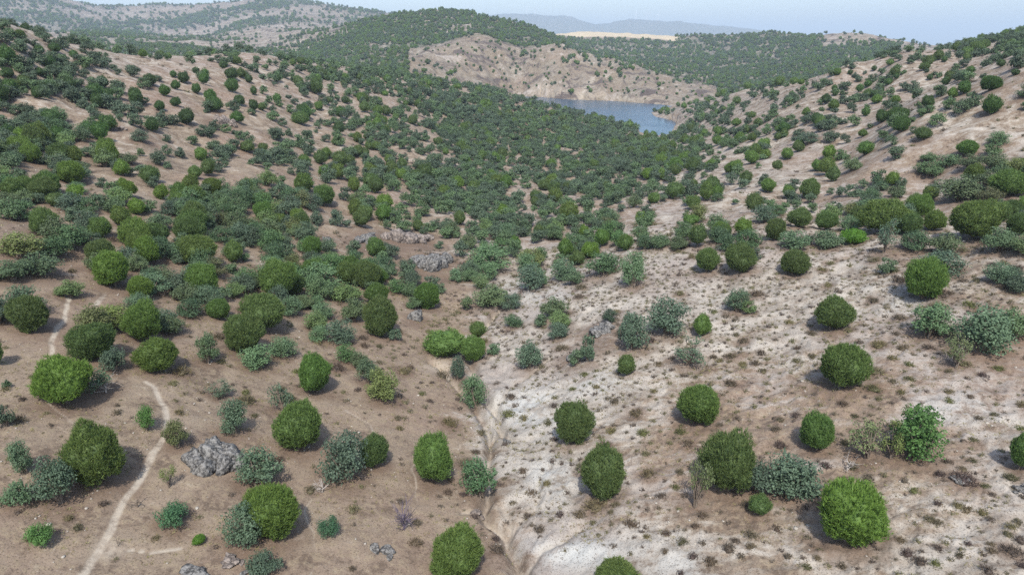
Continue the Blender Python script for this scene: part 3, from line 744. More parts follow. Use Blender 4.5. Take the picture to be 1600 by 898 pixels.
NAMED = [
 ('pine',105,593,90,86,'big round bright pine below the end of the narrow dirt trail at left',YG),
 ('pine',55,488,58,66,'round pine at the left edge throwing its shadow on the upper trail',None),
 ('pine',-4,550,22,44,'pine cut off by the left edge of the photo',DK),
 ('pine',157,707,92,100,'tall bright green pine left of the pale trail with dark oaks at its foot',YG),
 ('pine',230,503,60,66,'round pine standing right behind the yellow-green pine at the trail bend',None),
 ('pine',250,554,66,56,'wide yellow-green pine where the pale trail begins to bend',YG),
 ('pine',495,583,58,66,'upright dark pine above the larger pine left of the dry olive oak',DK),
 ('pine',476,663,78,84,'broad pine with a blue-grey oak touching its lower right side',None),
 ('pine',410,487,70,68,'big rounded pine, upper one of the overlapping pair left of centre',None),
 ('pine',386,521,62,66,'rounded pine, lower one of the overlapping pair left of centre',None),
 ('pine',598,495,56,66,'dense egg-shaped pine alone on bare brown ground left of the boulder',None),
 ('pine',670,460,42,46,'round pine just right of the lone grey boulder',DK),
 ('bush',697,535,68,34,'flat spreading green bush at the head of the white gully',None),
 ('pine',740,547,38,44,'small round pine at the right end of the flat green bush',None),
 ('pine',748,515,27,28,'smallest round pine just above the flat green bush',None),
 ('pine',676,718,68,80,'egg-shaped pine on brown ground left of the gully',None),
 ('pine',427,799,92,96,'big bright pine at the bottom with grey oaks on its left',YG),
 ('pine',715,866,90,92,'large bright pine at the bottom edge left of the eroded gully',YG),
 ('pine',893,661,58,72,'tapered dense pine on the grey-white eroded slope',None),
 ('pine',1093,631,70,70,'wide round pine in the middle of the pale right slope',None),
 ('pine',979,570,29,37,'small upright pine below the grey oaks on the pale slope',None),
 ('pine',1096,507,30,38,'small pine on the right end of the grey oak clump',None),
 ('pine',865,480,26,25,'small pine on pale ground above the left grey oaks',None),
 ('pine',941,741,74,88,'egg-shaped pine with a blue shadow on the pale lower slope',None),
 ('pine',962,900,78,58,'bright pine top cut by the bottom edge of the photo',YG),
 ('pine',1133,724,84,102,'tall dark pine half hidden by a blue-grey oak',None),
 ('pine',1319,803,108,108,'largest pine at lower right on pale gravelly ground',YG),
 ('pine',1275,676,56,64,'round dark pine left of the yellowish and green oak clump',DK),
 ('pine',1310,571,76,80,'large ball-shaped pine at the right casting a shadow to its left',None),
 ('pine',1297,490,62,56,'wide ball-shaped pine on pale slope above the larger ball-shaped one',None),
 ('pine',1440,435,68,72,'upright pine with a blue-grey oak behind its right side',None),
 ('pine',1592,702,40,70,'dark pine cut by the right edge casting a wide shadow',DK),
 ('pine',1237,409,46,44,'isolated round pine on scrub-dotted ground below the tree line',None),
 ('pine',1103,406,40,42,'isolated pine at the left top of the scrub-dotted slope',None),
 ('pine',1520,343,80,66,'biggest bright pine in the row of trees along the right spur',YG),
 ('pine',1380,337,82,58,'broad bright pine behind the small forked oak on the spur',YG),
 ('bush',1331,370,36,28,'low yellow-green bush in front of the tree line on the spur',LIME),
 ('open',1382,368,44,56,'small oak with a bare forked trunk below the tree line',GREY),
 ('pine',1210,358,32,40,'pine at the left part of the tree line on the spur',None),
 ('pine',1090,368,30,36,'dark pointed pine at the left end of the tree line',DK),
 ('pine',1177,317,27,32,'small pine on the bare brown mound above the tree line',None),
 ('pine',1101,298,23,34,'narrow pine on the left edge of the bare brown mound',None),
 ('bush',1079,343,26,18,'low dark bush in the hollow under the brown mound',DK),
 ('oak',1471,410,70,46,'blue-grey oak partly behind the upright pine',GREY),
 ('oak',1450,498,76,62,'grey-green oak left of the large oak clump at the right',GREY),
 ('oak',1528,512,96,84,'large grey-green oak clump casting dark shade at the right',GREY),
 ('oak',1585,500,60,60,'green oak at the right edge behind the large clump',None),
 ('open',1493,548,44,58,'pale sparse oak with bare whitish stems before the large clump',YEL),
 ('oak',1428,672,88,94,'fresh green oak, right one of the clump at lower right',LIME),
 ('open',1355,684,64,72,'yellowish sparse oak, left one of the clump at lower right',YEL),
 ('open',1392,690,50,62,'dull yellow-green oak between the yellowish and fresh green oaks',OLIVE),
 ('oak',1238,742,98,82,'wide blue-grey oak left of the largest pine',GREY),
 ('oak',1182,745,60,60,'blue-grey oak against the dark side of the tall pine',GREY),
 ('bush',1185,787,40,34,'small dark bush under the wide blue-grey oak',DK),
 ('open',1085,756,44,84,'slender yellowish oak left of the tall dark pine',YEL),
 ('oak',826,552,42,54,'dark grey-green oak on the left edge of the pale slope',GREY),
 ('oak',872,516,34,32,'small grey oak on the stony pale slope below a small pine',GREY),
 ('oak',918,544,26,44,'narrow grey-green oak among grey stones',GREY),
 ('oak',988,517,58,64,'tall grey-green oak in the middle of the pale slope',GREY),
 ('oak',1042,492,66,66,'wide grey-green oak beside the small pine on the pale slope',GREY),
 ('open',1075,548,64,52,'sparse grey oak with yellow tips above the bare slope',GREY),
 ('oak',1150,468,40,40,'small grey oak with a dark shadow on the scrubby slope',GREY),
 ('oak',952,492,28,24,'small dark oak above the narrow grey-green oak',DK),
 ('oak',988,420,42,62,'tall grey-green oak at the top left of the pale slope',GREY),
 ('oak',715,575,28,42,'small grey-green oak at the white gully head',GREY),
 ('oak',743,612,42,60,'dark grey-green oak overhanging the white gully',GREY),
 ('oak',617,522,24,22,'tiny blue-green oak at the foot of the dense egg-shaped pine',GREY),
 ('oak',602,600,58,58,'dry olive-yellow oak with dark shade under it',OLIVE),
 ('oak',575,578,36,46,'green-grey oak just left of the dry olive oak',None),
 ('oak',750,747,60,68,'bushy light green oak on the left bank of the gully',(.95,1.25,.9)),
 ('oak',541,712,78,88,'blue-grey oak with visible leaning stems in the lower middle',GREY),
 ('pine',588,704,48,56,'dark pine behind the right side of the leaning blue-grey oak',DK),
 ('oak',405,732,80,70,'grey-green oak right of the big rock outcrop',GREY),
 ('oak',382,822,66,78,'pale grey oak left of the big bright bottom pine',GREY),
 ('oak',410,880,60,44,'grey-green oak at the bottom edge below the bright pine',GREY),
 ('oak',366,650,50,62,'blue-green oak directly above the big rock outcrop',GREY),
 ('oak',272,804,56,46,'small blue-green oak alone right of the pale trail',(.75,1.15,.85)),
 ('bush',312,842,22,18,'tiny yellow-green bush near the small blue-green oak',LIME),
 ('oak',230,652,32,46,'small bright green oak left of the trail bend',LIME),
 ('oak',95,748,64,86,'dark oak at the lower left side of the tall bright pine',DK),
 ('oak',38,712,36,60,'slim grey-green oak near the left edge',GREY),
 ('oak',10,648,26,40,'green oak at the left edge under the trail end',None),
 ('oak',30,770,50,46,'dark grey oak in shade at the left edge',DK),
 ('oak',66,832,44,44,'sparse green sapling clump at the bottom left',LIME),
 ('oak',278,676,42,50,'olive oak touching the left side of the big rock outcrop',OLIVE),
 ('open',264,745,28,38,'thin leaning sapling between trail and rock outcrop',OLIVE),
 ('oak',325,543,40,54,'upright green oak right of the yellow-green pine',None),
 ('oak',178,560,44,44,'grey oak beside the big round bright pine',GREY),
 ('open',150,592,66,50,'pale grey oak with bare twigs right of the big round bright pine',GREY),
 ('oak',176,494,70,40,'wide low oak with brown dead twigs above the trail bend',OLIVE),
 ('oak',402,556,56,44,'grey-green oak below the overlapping pair of pines',GREY),
 ('open',345,607,44,34,'small grey sapling clump above the blue-green oak',GREY),
 ('oak',515,820,32,42,'small blue-green oak in the lower middle on bare ground',(.75,1.15,.95)),
 ('open',444,622,46,52,'grey-green oak left of the upright dark pine',GREY),
 ('oak',490,385,0,0,'',None),
 ('pine',440,436,58,62,'big round pine left of the green oaks in the middle distance',None),
 ('pine',577,430,46,46,'bright round pine below the layered rock outcrop',None),
 ('pine',318,437,48,56,'bright pine at the left with an olive oak to its right',None),
 ('pine',308,389,64,52,'widest pine of the left hillside, bright and rounded',YG),
 ('pine',180,420,60,62,'bright clustered pine low on the left hillside',YG),
 ('pine',75,345,46,46,'dark green pine on red-brown ground at the left',None),
 ('pine',507,305,36,36,'very dark spreading pine on the bare brown patch',DK),
 ('pine',470,185,26,22,'dark tree on the brown spur at the upper left',DK),
 ('pine',496,135,21,30,'tall dark tree on the crest of the brown spur',DK),
 ('oak',120,478,0,0,'',None),
]
for kd, cx, cy, w_, h_, lb, tn in NAMED:
    if w_: 
        setone(kd, cx, cy, w_, h_, lb, tn); hand_marks.append((cx, cy, w_))
# ------------------------------------------------------------------ rocks
def rocks(cx, cy, w_, h_, label, name='rock_outcrop', m_=None, n_=9, seed=1, flat=.6, group=None):
    s = solve(cx, cy, w_, h_)
    if s is None: return
    g = np.random.default_rng(seed); x, y, z, a, _b = s
    if w_ > 18 and cy < 560: placed.append((x, y, a*1.5)); placed.append((x, y-a*1.6, a*1.2))
    o = link(name, None); o.location = (x, y, z); o['label'] = label; o['category'] = 'rock'
    if group: o['group'] = group
    for k in range(n_):
        an = g.uniform(0, 6.28); rr_ = (0 if k == 0 else a*.75)*math.sqrt(g.uniform(0, 1)) if n_ > 1 else 0.
        sx = (a*.6 if k == 0 else a*g.uniform(.25, .5)) if n_ > 1 else a
        me = rock_mesh(seed*31+k, sx, sx*g.uniform(.6, .95), sx*flat*g.uniform(.8, 1.3), 1., 4 if w_ > 20 else 3, m_)
        xx, yy = rr_*math.cos(an), rr_*math.sin(an)*.9
        c_ = link('rock_block' if n_ > 1 else 'rock_body', me, o)
        zz_ = float(ground_z(x+xx, y+yy)[0])-z
        c_.location = (xx, yy, zz_+sx*.12); c_.rotation_euler = (g.uniform(-.3, .3), g.uniform(-.3, .3), g.uniform(0, 3))
rocks(335, 690, 92, 76, 'big streaked grey rock outcrop between the trail and blue-green oaks', seed=3, n_=30, flat=.85)
rocks(650, 486, 26, 28, 'lone grey boulder left of a round pine on brown ground', 'boulder', None, 1, 5, .95)
rocks(604, 850, 48, 30, 'low round dark-and-white striped boulder on bare ground at the bottom', 'boulder', None, 3, 7, .5)
rocks(620, 352, 62, 50, 'tall rounded rock face with vertical cracks above the layered slab', m_=M_ROCKP, seed=9, n_=8, flat=.9)
rocks(575, 362, 56, 30, 'grey rock left of the tall rounded rock face', seed=10, n_=6)
rocks(658, 362, 50, 26, 'pinkish rock right of the tall rounded rock face', m_=M_ROCKP, seed=11, n_=6)
rocks(678, 394, 74, 38, 'layered grey slab outcrop in the middle distance', seed=12, n_=10, flat=.7)
rocks(352, 178, 32, 30, 'dark pointed rock outcrop on the brown spur', m_=M_ROCKP, seed=13, n_=7, flat=1.1)
rocks(512, 368, 26, 16, 'pale rounded rock among oaks left of the rock face', seed=14, n_=4)
rocks(310, 892, 84, 14, 'long flat grey slab at the bottom edge near the trail', seed=15, n_=7, flat=.3)
rocks(362, 864, 50, 24, 'pale pinkish broken slabs above the bottom edge', m_=M_ROCKP, seed=16, n_=7, flat=.3)
rocks(395, 892, 40, 22, 'grey rocks under the bottom oak', seed=17, n_=5, flat=.4)
rocks(1592, 756, 40, 20, 'grey-white rocks at the right edge on pale ground', seed=18, n_=5, flat=.5)
rocks(1505, 738, 40, 10, 'low pale rocks near the right dark pine', seed=19, n_=4, flat=.4)
rocks(190, 196, 20, 12, 'small pale rocks at the start of the upper path', m_=M_ROCKP, seed=20, n_=3)
rocks(937, 505, 60, 22, 'grey stones between the small oaks on the pale slope', seed=21, n_=8, flat=.5)
rocks(905, 545, 50, 26, 'broken grey stones around the narrow oak', seed=22, n_=7, flat=.4)
rocks(793, 684, 22, 18, 'dark rock in the fork of the white gully', seed=23, n_=3, flat=.6)
rocks(745, 795, 26, 16, 'pinkish stones at the foot of the light green oak', m_=M_ROCKP, seed=24, n_=5, flat=.5)

AUTO = []     # trees and shrubs without a written label: (kind, cx, cy, w, h)
MORE_P = """30 228 40 30;42 290 40 32;20 295 32 36;113 268 46 40;192 262 24 28;327 262 24 28;388 294 26 32;197 293 36 28;283 297 26 30;88 312 28 24
160 355 34 36;190 337 30 36;217 322 26 28;303 347 48 38;247 367 42 42;160 392 44 40;369 393 30 38;491 385 32 36;590 386 30 34;571 333 26 26
555 288 20 26;588 290 26 26;467 340 26 32;842 360 20 20;913 363 18 24;884 387 28 32;903 402 26 24;1033 272 14 20;1055 255 22 20;1083 258 20 24
1230 240 18 20;1295 238 22 24;1276 258 22 20;1299 272 22 26;1350 232 26 24;1394 280 22 24;1453 302 26 24;1570 285 60 45;62 78 16 14;87 75 18 16
117 85 14 14;78 97 20 20;62 112 16 14;110 130 20 20;170 147 17 19;235 125 20 20;216 152 22 32;258 142 17 19;275 133 15 16;271 116 12 12
288 122 18 18;307 110 12 11;321 115 14 16;319 124 16 18;308 139 15 17;332 151 20 24;362 116 20 20;364 134 20 24;374 157 18 18;390 123 13 15
350 102 14 14;398 142 12 16;398 165 16 20;372 183 20 20;250 165 18 18;275 159 16 16;170 192 28 26;293 182 26 28;138 198 14 20;434 122 12 15
466 125 12 14;473 141 12 13;434 154 14 17;539 156 12 13;514 122 12 12;532 175 18 18;1303 138 10 12;1304 146 10 10;1343 138 12 14;1355 131 14 12
1366 146 13 11;1377 140 9 10;1387 128 12 12;1400 119 10 10;1452 121 10 9;1449 160 20 22;1376 182 19 23;1274 186 18 21;1352 175 14 16;1224 200 18 18
1236 147 9 10;1328 113 9 9;1365 107 9 9;1458 93 10 8;1475 93 10 10;1563 99 14 13;1588 98 16 13;1503 117 16 16;1515 109 14 12;1505 137 20 22
1545 130 35 26;1585 113 14 11;1477 127 14 14;940 372 24 30;975 378 26 28;1000 340 18 22;700 300 18 20;650 275 18 20;610 250 18 18;560 235 18 20
785 330 20 26;805 380 22 26;720 340 20 24;530 200 18 20;560 215 16 18;600 205 16 18;255 300 24 26;120 300 26 26;60 300 22 22;140 340 24 26
1150 260 22 22;1120 300 22 22;1200 290 26 24;1250 340 36 34;1290 345 34 30;1160 355 30 30;1130 362 26 26;1460 345 34 34;1588 350 40 40;1420 350 36 36"""
for ln in MORE_P.replace('\n', ';').split(';'):
    cx, cy, w_, h_ = map(float, ln.split()); AUTO.append(('pine', cx, cy, w_, h_))
MORE_O = """1331 256 26 22;1372 278 22 22;1450 262 40 22;1480 250 34 20;1550 250 44 20;1500 292 70 30;1170 372 40 30;1140 378 36 26;1240 372 44 30;1290 372 44 30
1430 375 44 32;1475 378 44 32;1560 372 50 38;1595 380 40 36;1030 375 34 24;1060 378 30 22;940 410 50 36;880 420 40 36;830 430 44 40;770 460 56 34
800 470 30 26;770 400 60 40;830 400 40 30;600 410 34 24;640 450 30 24;620 445 30 22;540 455 50 26;505 430 56 44;475 470 30 24;460 410 30 30
340 470 30 30;300 480 40 30;290 455 40 30;215 470 40 28;240 440 50 34;110 450 36 30;60 410 60 30;20 420 50 34;30 380 60 40;80 385 50 34
380 440 40 30;350 365 40 26;420 355 40 30;10 600 10 10;540 550 30 30;560 560 30 26;500 520 30 24;440 540 40 34;1590 440 40 30;1170 480 22 18
1580 425 30 24;1450 245 24 16;1375 290 20 14;1265 215 26 18;712 430 22 20;730 475 20 20;800 500 28 20;770 545 20 16;845 500 22 18;900 560 20 24"""
for ln in MORE_O.replace('\n', ';').split(';'):
    cx, cy, w_, h_ = map(float, ln.split()); AUTO.append(('oak', cx, cy, w_*1.15, h_*1.15))

# ------------------------------------------------------------------ scatter
def near_ok(grid, x, y, d):
    cx_, cy_ = int(x//6), int(y//6)
    for i in (-1, 0, 1):
        for j in (-1, 0, 1):
            for (u_, v_, r_) in grid.get((cx_+i, cy_+j), ()):
                if (u_-x)**2+(v_-y)**2 < (d*r_)**2: return False
    return True
def add(grid, x, y, r): grid.setdefault((int(x//6), int(y//6)), []).append((x, y, r))
autos = []    # kind, x, y, z, a, b, px, py, wpx
for kd, cx, cy, w_, h_ in AUTO:
    s = solve(cx, cy, w_, h_)
    if s: autos.append((kd, s[0], s[1], s[2], s[3], s[4], cx, cy, w_, 1))
grid = {}
for x, y, a in placed: add(grid, x, y, a*1.0)
for q in autos: add(grid, q[1], q[2], q[4]*1.0)
# what can be seen: running maximum of elevation along each column
inc = RR*np.gradient(Z/RR, rs, axis=1); inc = np.clip((inc+np.roll(inc, 2, 1)+np.roll(inc, -2, 1)+np.roll(inc, 3, 0)+np.roll(inc, -3, 0))/5, .05, 1)
elev = Z/RR; vis = np.maximum.accumulate(elev, axis=1)
def sector(r0, r1, n_, tmax=.78):
    r = np.sqrt(rng.uniform(r0*r0, r1*r1, n_)); t = rng.uniform(-tmax, tmax, n_)
    return r, t, r*np.sin(t), r*np.cos(t)
r, t, x, y = sector(45, 660, 90000)
z = lookup(Z, t, r)+CAM_Z; px, py, dp = project(x, y, z)
cv = cover(x, y, z, t, r, px, py)
cv = np.clip(cv*(1+.95*fbm(x, y, 20, 3, 401)-.8*(fbm(x, y, 52, 4, 11, True, .55)-.42)*(r > 90)), 0, 1)*(cv > 0)     # thickets follow the ravines
cv = np.where((DT0 := lookup(DP, t, r)) < 1.6, 0, cv); cv = np.where(lookup(sd, t, r) < 3, 0, cv)
vz = lookup(vis, t, np.maximum(r-3, 11))
seen = (z-CAM_Z+4)/r > vz-.02
sn = lookup(inc, t, r)
keep = (rng.uniform(0, 1, len(r)) < -np.log(1-np.clip(cv, 0, .95))*sn/7.0/.266*1.85) & seen
for i in np.nonzero(keep)[0]:
    pinef = .13 if px[i] < 620 else .05
    if px[i] > 1000: pinef = .16
    kd = 'pine' if rng.uniform() < pinef else 'oak'
    a = rng.uniform(1.25, 2.3) if kd == 'pine' else rng.uniform(.8, 2.2)
    if r[i] > 350: a *= 1.15
    if not near_ok(grid, x[i], y[i], .74 if cv[i] > .7 else 1.0): continue
    add(grid, x[i], y[i], a*.85)
    b_ = a*rng.uniform(.85, 1.2) if kd == 'pine' else a*rng.uniform(.7, 1.05)
    autos.append((kd, x[i], y[i], z[i], a, b_, px[i], py[i]-b_*F/dp[i]*.8, 2*a*F/dp[i], 0))
def band(r0, r1, n_, sz, d0, p):
    r, t, x, y = sector(r0, r1, n_)
    z = lookup(Z, t, r)+CAM_Z; px, py, dp = project(x, y, z)
    cv = cover(x, y, z, t, r, px, py)
    cv = cv*(1 + .8*fbm(x, y, 150, 4, 411)+.5*fbm(x, y, 45, 3, 417))
    cv = np.where(lookup(sd, t, r) < 3, 0, cv)
    vz = lookup(vis, t, np.maximum(r*.99, 11)); seen = (z-CAM_Z+6)/r > vz-.004
    dens = n_/(.78*(r1*r1-r0*r0)); sn = lookup(inc, t, r)
    k = (rng.uniform(0, 1, len(r)) < -np.log(1-np.clip(cv, 0, .95))*sn/(3.14*(sz*.92)**2)/dens*p) & seen & (px > -120) & (px < 1720)
    g_ = {}; out = []
    for i in np.nonzero(k)[0]:
        a = sz*rng.uniform(.6, 1.25)*(.62 if (cv[i] < .2 and r1 == 1300) else 1); c_ = (int(x[i]/d0), int(y[i]/d0))
        if len(g_.setdefault(c_, [])) >= 2: continue
        g_[c_].append(1)
        out.append(('pine' if rng.uniform() < .5 else 'oak', x[i], y[i], z[i], a, a*rng.uniform(.8, 1.15), px[i], py[i], 2*a*F/dp[i], 0))
    return out
far1 = band(655, 1300, 170000, 2.3, 4.0, 1.25)
far2 = band(1300, 2500, 150000, 3.1, 6.0, 1.25)
far3 = band(2500, 4300, 120000, 5.2, 9, 1.25)
print('scatter', len(autos), len(far1), len(far2), len(far3))

# labels for the ones without a written one
def region(px, py, kd):
    if py < 110 and px > 1360: return 'on the dark hill at the right'
    if py < 150 and px > 1050: return 'on the far right ridge'
    if px > 1000 and py < 240: return 'on the upper right slope'
    if px > 1000 and py < 330: return 'on the right mid slope'
    if px > 1000 and py < 400: return 'in the tree line on the spur'
    if px > 820 and py > 400: return 'on the pale right slope'
    if px > 640 and py > 150: return 'in the wooded valley'
    if 130 < px < 520 and py < 215: return 'on the brown spur'
    if py < 150: return 'on the upper left crest'
    if py < 300: return 'on the left hillside'
    return 'on the lower left hillside'
def size_word(wpx): return 'large' if wpx > 44 else 'medium' if wpx > 26 else 'small' if wpx > 14 else 'tiny'
LM = """55 488 the left-edge pine by the upper trail;157 707 the tall bright pine by the trail;335 690 the big streaked outcrop;650 486 the lone grey boulder;604 850 the striped boulder
697 535 the flat green bush;620 355 the cracked rock face;672 396 the layered slab outcrop;352 178 the dark pointed outcrop;512 368 the pale rounded rock;190 215 the upper dirt path
75 345 the dark pine on red-brown ground;507 305 the very dark spreading pine;496 135 the tall dark crest tree;308 388 the widest hillside pine;180 420 the bright clustered pine
440 436 the big mid-distance pine;577 430 the pine below the rock face;930 178 the lake middle;1050 190 the lake's right shore;840 155 the lake's left end;1000 214 the near tip of the lake
780 310 the thicket in the valley bottom;730 445 the upper end of the gully;1177 317 the pine on the brown mound;1237 409 the isolated scrubland pine;1103 406 the pine topping the scrubby slope
1520 343 the biggest pine of the tree line;1382 368 the small forked oak;1331 370 the low yellow-green bush;1440 435 the upright pine with oak behind;1297 490 the wide ball-shaped pine
1310 571 the large ball-shaped pine;1095 631 the wide mid-slope pine;893 661 the pine on grey-white ground;941 741 the egg-shaped pale-slope pine;1319 803 the largest pine;1133 724 the tall dark pine
1275 676 the pine beside the yellowish oaks;1428 672 the fresh green oak;1592 702 the right-edge pine;979 570 the small upright pine;1096 507 the pine ending the oak clump;1042 492 the wide grey oak clump
865 480 the small pine on pale ground;826 552 the first oak of the pale slope;988 420 the tall grey-green oak;1590 62 the dark hill at the far right;60 62 the upper left skyline;900 138 the bare hill by the lake
250 554 the yellow-green pine at the trail bend;410 487 the overlapping pine pair;598 495 the egg-shaped pine by the boulder;495 583 the upright dark pine;476 663 the broad pine with blue-grey oak
602 600 the dry olive oak;541 712 the leaning blue-grey oak;676 718 the egg-shaped pine by the gully;750 747 the light green gully oak;427 799 the big bright bottom pine;715 866 the bottom-edge pine
366 650 the blue-green oak above the outcrop;272 804 the lone small blue-green oak;105 593 the big bright trail-end pine;1528 512 the large right oak clump;1238 742 the wide blue-grey oak
332 151 the largest spur-top pine;1376 182 the pine high on the right slope;1545 130 the bushy clump on the right crest;1570 285 the bright clump at the right edge;230 110 the brown spur's left crest
1299 272 the lowest of the three right-slope pines;1303 138 the first pine of the right ridge;113 268 the rounded pine above the red-brown ground;700 140 the wooded spur crest;962 900 the pine cut by the bottom edge
1453 302 the pine left of the bright edge clump;1101 298 the narrow pine by the brown mound;20 250 the left-edge pines under the path;620 180 the middle of the wooded spur;1150 200 the grassy dip beyond the valley
1500 860 the gravelly bottom right corner;1083 864 the small green bottom shrub;800 600 the grey-white badland;870 870 the ash-grey patch at the bottom;60 850 the bottom left saplings;1400 600 the brown band of soil"""
LM = [(float(q.split(' ', 2)[0]), float(q.split(' ', 2)[1]), q.split(' ', 2)[2]) for q in LM.replace('\n', ';').split(';')]
def auto_label(base, kd, px, py, wpx, form=''):
    order = sorted(LM, key=lambda m: math.hypot(m[0]-px, (m[1]-py)*1.3))
    for m in order[:9]:
        dx, dy = px-m[0], (py-m[1])*1.2; d = math.hypot(dx, dy)
        if d < 9: continue
        an = math.degrees(math.atan2(-dy, dx)) % 360
        dr = ['right of', 'up and right of', 'above', 'up and left of', 'left of', 'down and left of', 'below', 'down and right of'][int((an+22.5)//45) % 8]
        far_ = 'just ' if d < 28 else 'a little ' if d < 52 else '' if d < 95 else 'well ' if d < 150 else 'far '
        lb = ' '.join(f"{size_word(wpx)} {form}{base} {far_}{dr} {m[2]}".split())
        if lb not in used_labels and len(lb.replace('-', ' ').split()) <= 16:
            used_labels.add(lb); return lb
    lb = ' '.join(f"{size_word(wpx)} {form}{base} {region(px, py, kd)}, {px/16:.0f} percent across, {py/8.98:.0f} percent down".split())
    used_labels.add(lb); return lb
def pick(kd, cap):
    c = [q for q in autos if q[0] == kd and -10 < q[6] < 1610 and 0 < q[7] < 905]
    def seen_top(q):
        rr_ = math.hypot(q[1], q[2]); tt_ = math.atan2(q[1], q[2])
        return (q[3]-CAM_Z+q[5])/rr_ > float(lookup(vis, np.array([tt_]), np.array([rr_*.985]))[0])
    c = [q for q in c if seen_top(q)]
    c.sort(key=lambda q: (-q[9], -q[8])); return c[:cap]
used_n = {'pine': sum(1 for n_ in NAMED if n_[0] == 'pine'), 'oak': sum(1 for n_ in NAMED if n_[0] in ('oak', 'open') and n_[3])}
chosen = pick('pine', 300-used_n['pine'])+pick('oak', 300-used_n['oak'])
ids = set(map(id, chosen))
for j, q in enumerate(chosen):
    kd, x, y, z, a, b_, px, py, wp, _ = q
    base = 'round pine' if kd == 'pine' else 'grey-green oak'
    tint = None
    if kd == 'oak': tint = [GREY, MD, (.85, 1.0, .8), (1.25, 1.2, .95)][j % 4]
    else: tint = [MD, DK, (1.1, 1.08, .85)][j % 3]
    form = 'tall ' if b_ > a*1.12 else 'low ' if b_ < a*.78 else ''
    if kd == 'oak': base = ['blue-grey oak', 'green oak', 'dark green oak', 'yellowish-green oak'][j % 4]
    else: base = ['round pine', 'dark round pine', 'bright round pine'][j % 3]
    if kd == 'oak' and j % 19 == 7: tint = (1.35, 1.05, .8); base = 'brownish dry oak'
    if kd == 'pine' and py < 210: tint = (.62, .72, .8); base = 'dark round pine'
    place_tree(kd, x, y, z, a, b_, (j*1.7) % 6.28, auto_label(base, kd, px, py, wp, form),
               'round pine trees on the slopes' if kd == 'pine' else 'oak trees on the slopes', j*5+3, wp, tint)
rest = [q for q in autos if id(q) not in ids]

# ------------------------------------------------------------------ the uncountable rest: one object per kind
PROTO = {}
def proto(name, me):
    if me.name not in PROTO:
        o = bpy.data.objects.new(name, me); PROTO[me.name] = o     # never linked: only a source for the node tree
    return PROTO[me.name]
def stuff(name, label, items, meshes, material, tilt=False):
    """items: x, y, z, sx, sz, rot, variant"""
    it = np.array(items, np.float32); n_ = len(it)
    me = bpy.data.meshes.new(name); me.vertices.add(n_); me.vertices.foreach_set('co', it[:, :3].ravel())
    for nm, ci in (('sx', 3), ('sz', 4), ('rot', 5)):
        a = me.attributes.new(nm, 'FLOAT', 'POINT'); a.data.foreach_set('value', it[:, ci].copy())
    a = me.attributes.new('kind_id', 'INT', 'POINT'); a.data.foreach_set('value', it[:, 6].astype(np.int32))
    me.materials.append(material)
    o = link(name, me, kind='stuff', label=label)
    ng = bpy.data.node_groups.new(name, 'GeometryNodeTree')
    ng.interface.new_socket('Geometry', in_out='INPUT', socket_type='NodeSocketGeometry')
    ng.interface.new_socket('Geometry', in_out='OUTPUT', socket_type='NodeSocketGeometry')
    N = ng.nodes; L = ng.links
    gi = N.new('NodeGroupInput'); go = N.new('NodeGroupOutput'); jn = N.new('GeometryNodeJoinGeometry')
    def attr(nm, ty='FLOAT'):
        a_ = N.new('GeometryNodeInputNamedAttribute'); a_.data_type = ty; a_.inputs['Name'].default_value = nm
        return next(s for s in a_.outputs if s.enabled)
    cx_ = N.new('ShaderNodeCombineXYZ'); sxa = attr('sx')
    L.new(sxa, cx_.inputs[0]); L.new(sxa, cx_.inputs[1]); L.new(attr('sz'), cx_.inputs[2])
    cr = N.new('ShaderNodeCombineXYZ'); L.new(attr('rot'), cr.inputs[2])
    va = attr('kind_id', 'INT')
    for k, m_ in enumerate(meshes):
        oi = N.new('GeometryNodeObjectInfo'); oi.inputs['Object'].default_value = proto(name+'_source', m_); oi.inputs['As Instance'].default_value = True
        cmp = N.new('FunctionNodeCompare'); cmp.data_type = 'INT'; cmp.operation = 'EQUAL'
        ci_ = [s for s in cmp.inputs if s.enabled and s.type == 'INT']
        L.new(va, ci_[0]); ci_[1].default_value = k
        ip = N.new('GeometryNodeInstanceOnPoints')
        L.new(gi.outputs[0], ip.inputs['Points']); L.new(cmp.outputs[0], ip.inputs['Selection'])
        L.new(oi.outputs['Geometry'], ip.inputs['Instance']); L.new(cr.outputs[0], ip.inputs['Rotation']); L.new(cx_.outputs[0], ip.inputs['Scale'])
        L.new(ip.outputs[0], jn.inputs[0])
    L.new(jn.outputs[0], go.inputs[0])
    md = o.modifiers.new('scatter', 'NODES'); md.node_group = ng
    return o
def tree_items(qs, kd, nv):
    out = []
    for q in qs:
        if q[0] != kd: continue
        _, x, y, z, a, b_, *_r = q
        out.append((x, y, z-.05*a, a, b_/(.93 if kd == 'pine' else .78), rng.uniform(0, 6.28), rng.integers(nv)))
    return out
po = [m_ for m_ in PINE_MID[:3]]; oo = [c_ for c_, _ in OAK_MID[:4]]
nr = [q for q in rest if q[8] > 9]; fr = [q for q in rest if q[8] <= 9]
def split(kd): return tree_items(nr, kd, 3)
pl = PINE_LO+PINE_MID[:3]; ol = [c_ for c_, _ in OAK_LO]+[c_ for c_, _ in OAK_MID[:4]]
def multi(kd, nlo, nmid):
    out = []
    for q in rest:
        if q[0] != kd: continue
        big = q[8] > 13
        out.append((q[1], q[2], q[3]-.05*q[4], q[4], q[5]/(.93 if kd == 'pine' else .78), rng.uniform(0, 6.28), (nlo+rng.integers(nmid)) if big else rng.integers(nlo)))
    return out
stuff('smaller_pines', 'small dark pines mixed into the wooded slopes beyond the nearer ones', multi('pine', 5, 3), pl, M_PINE)
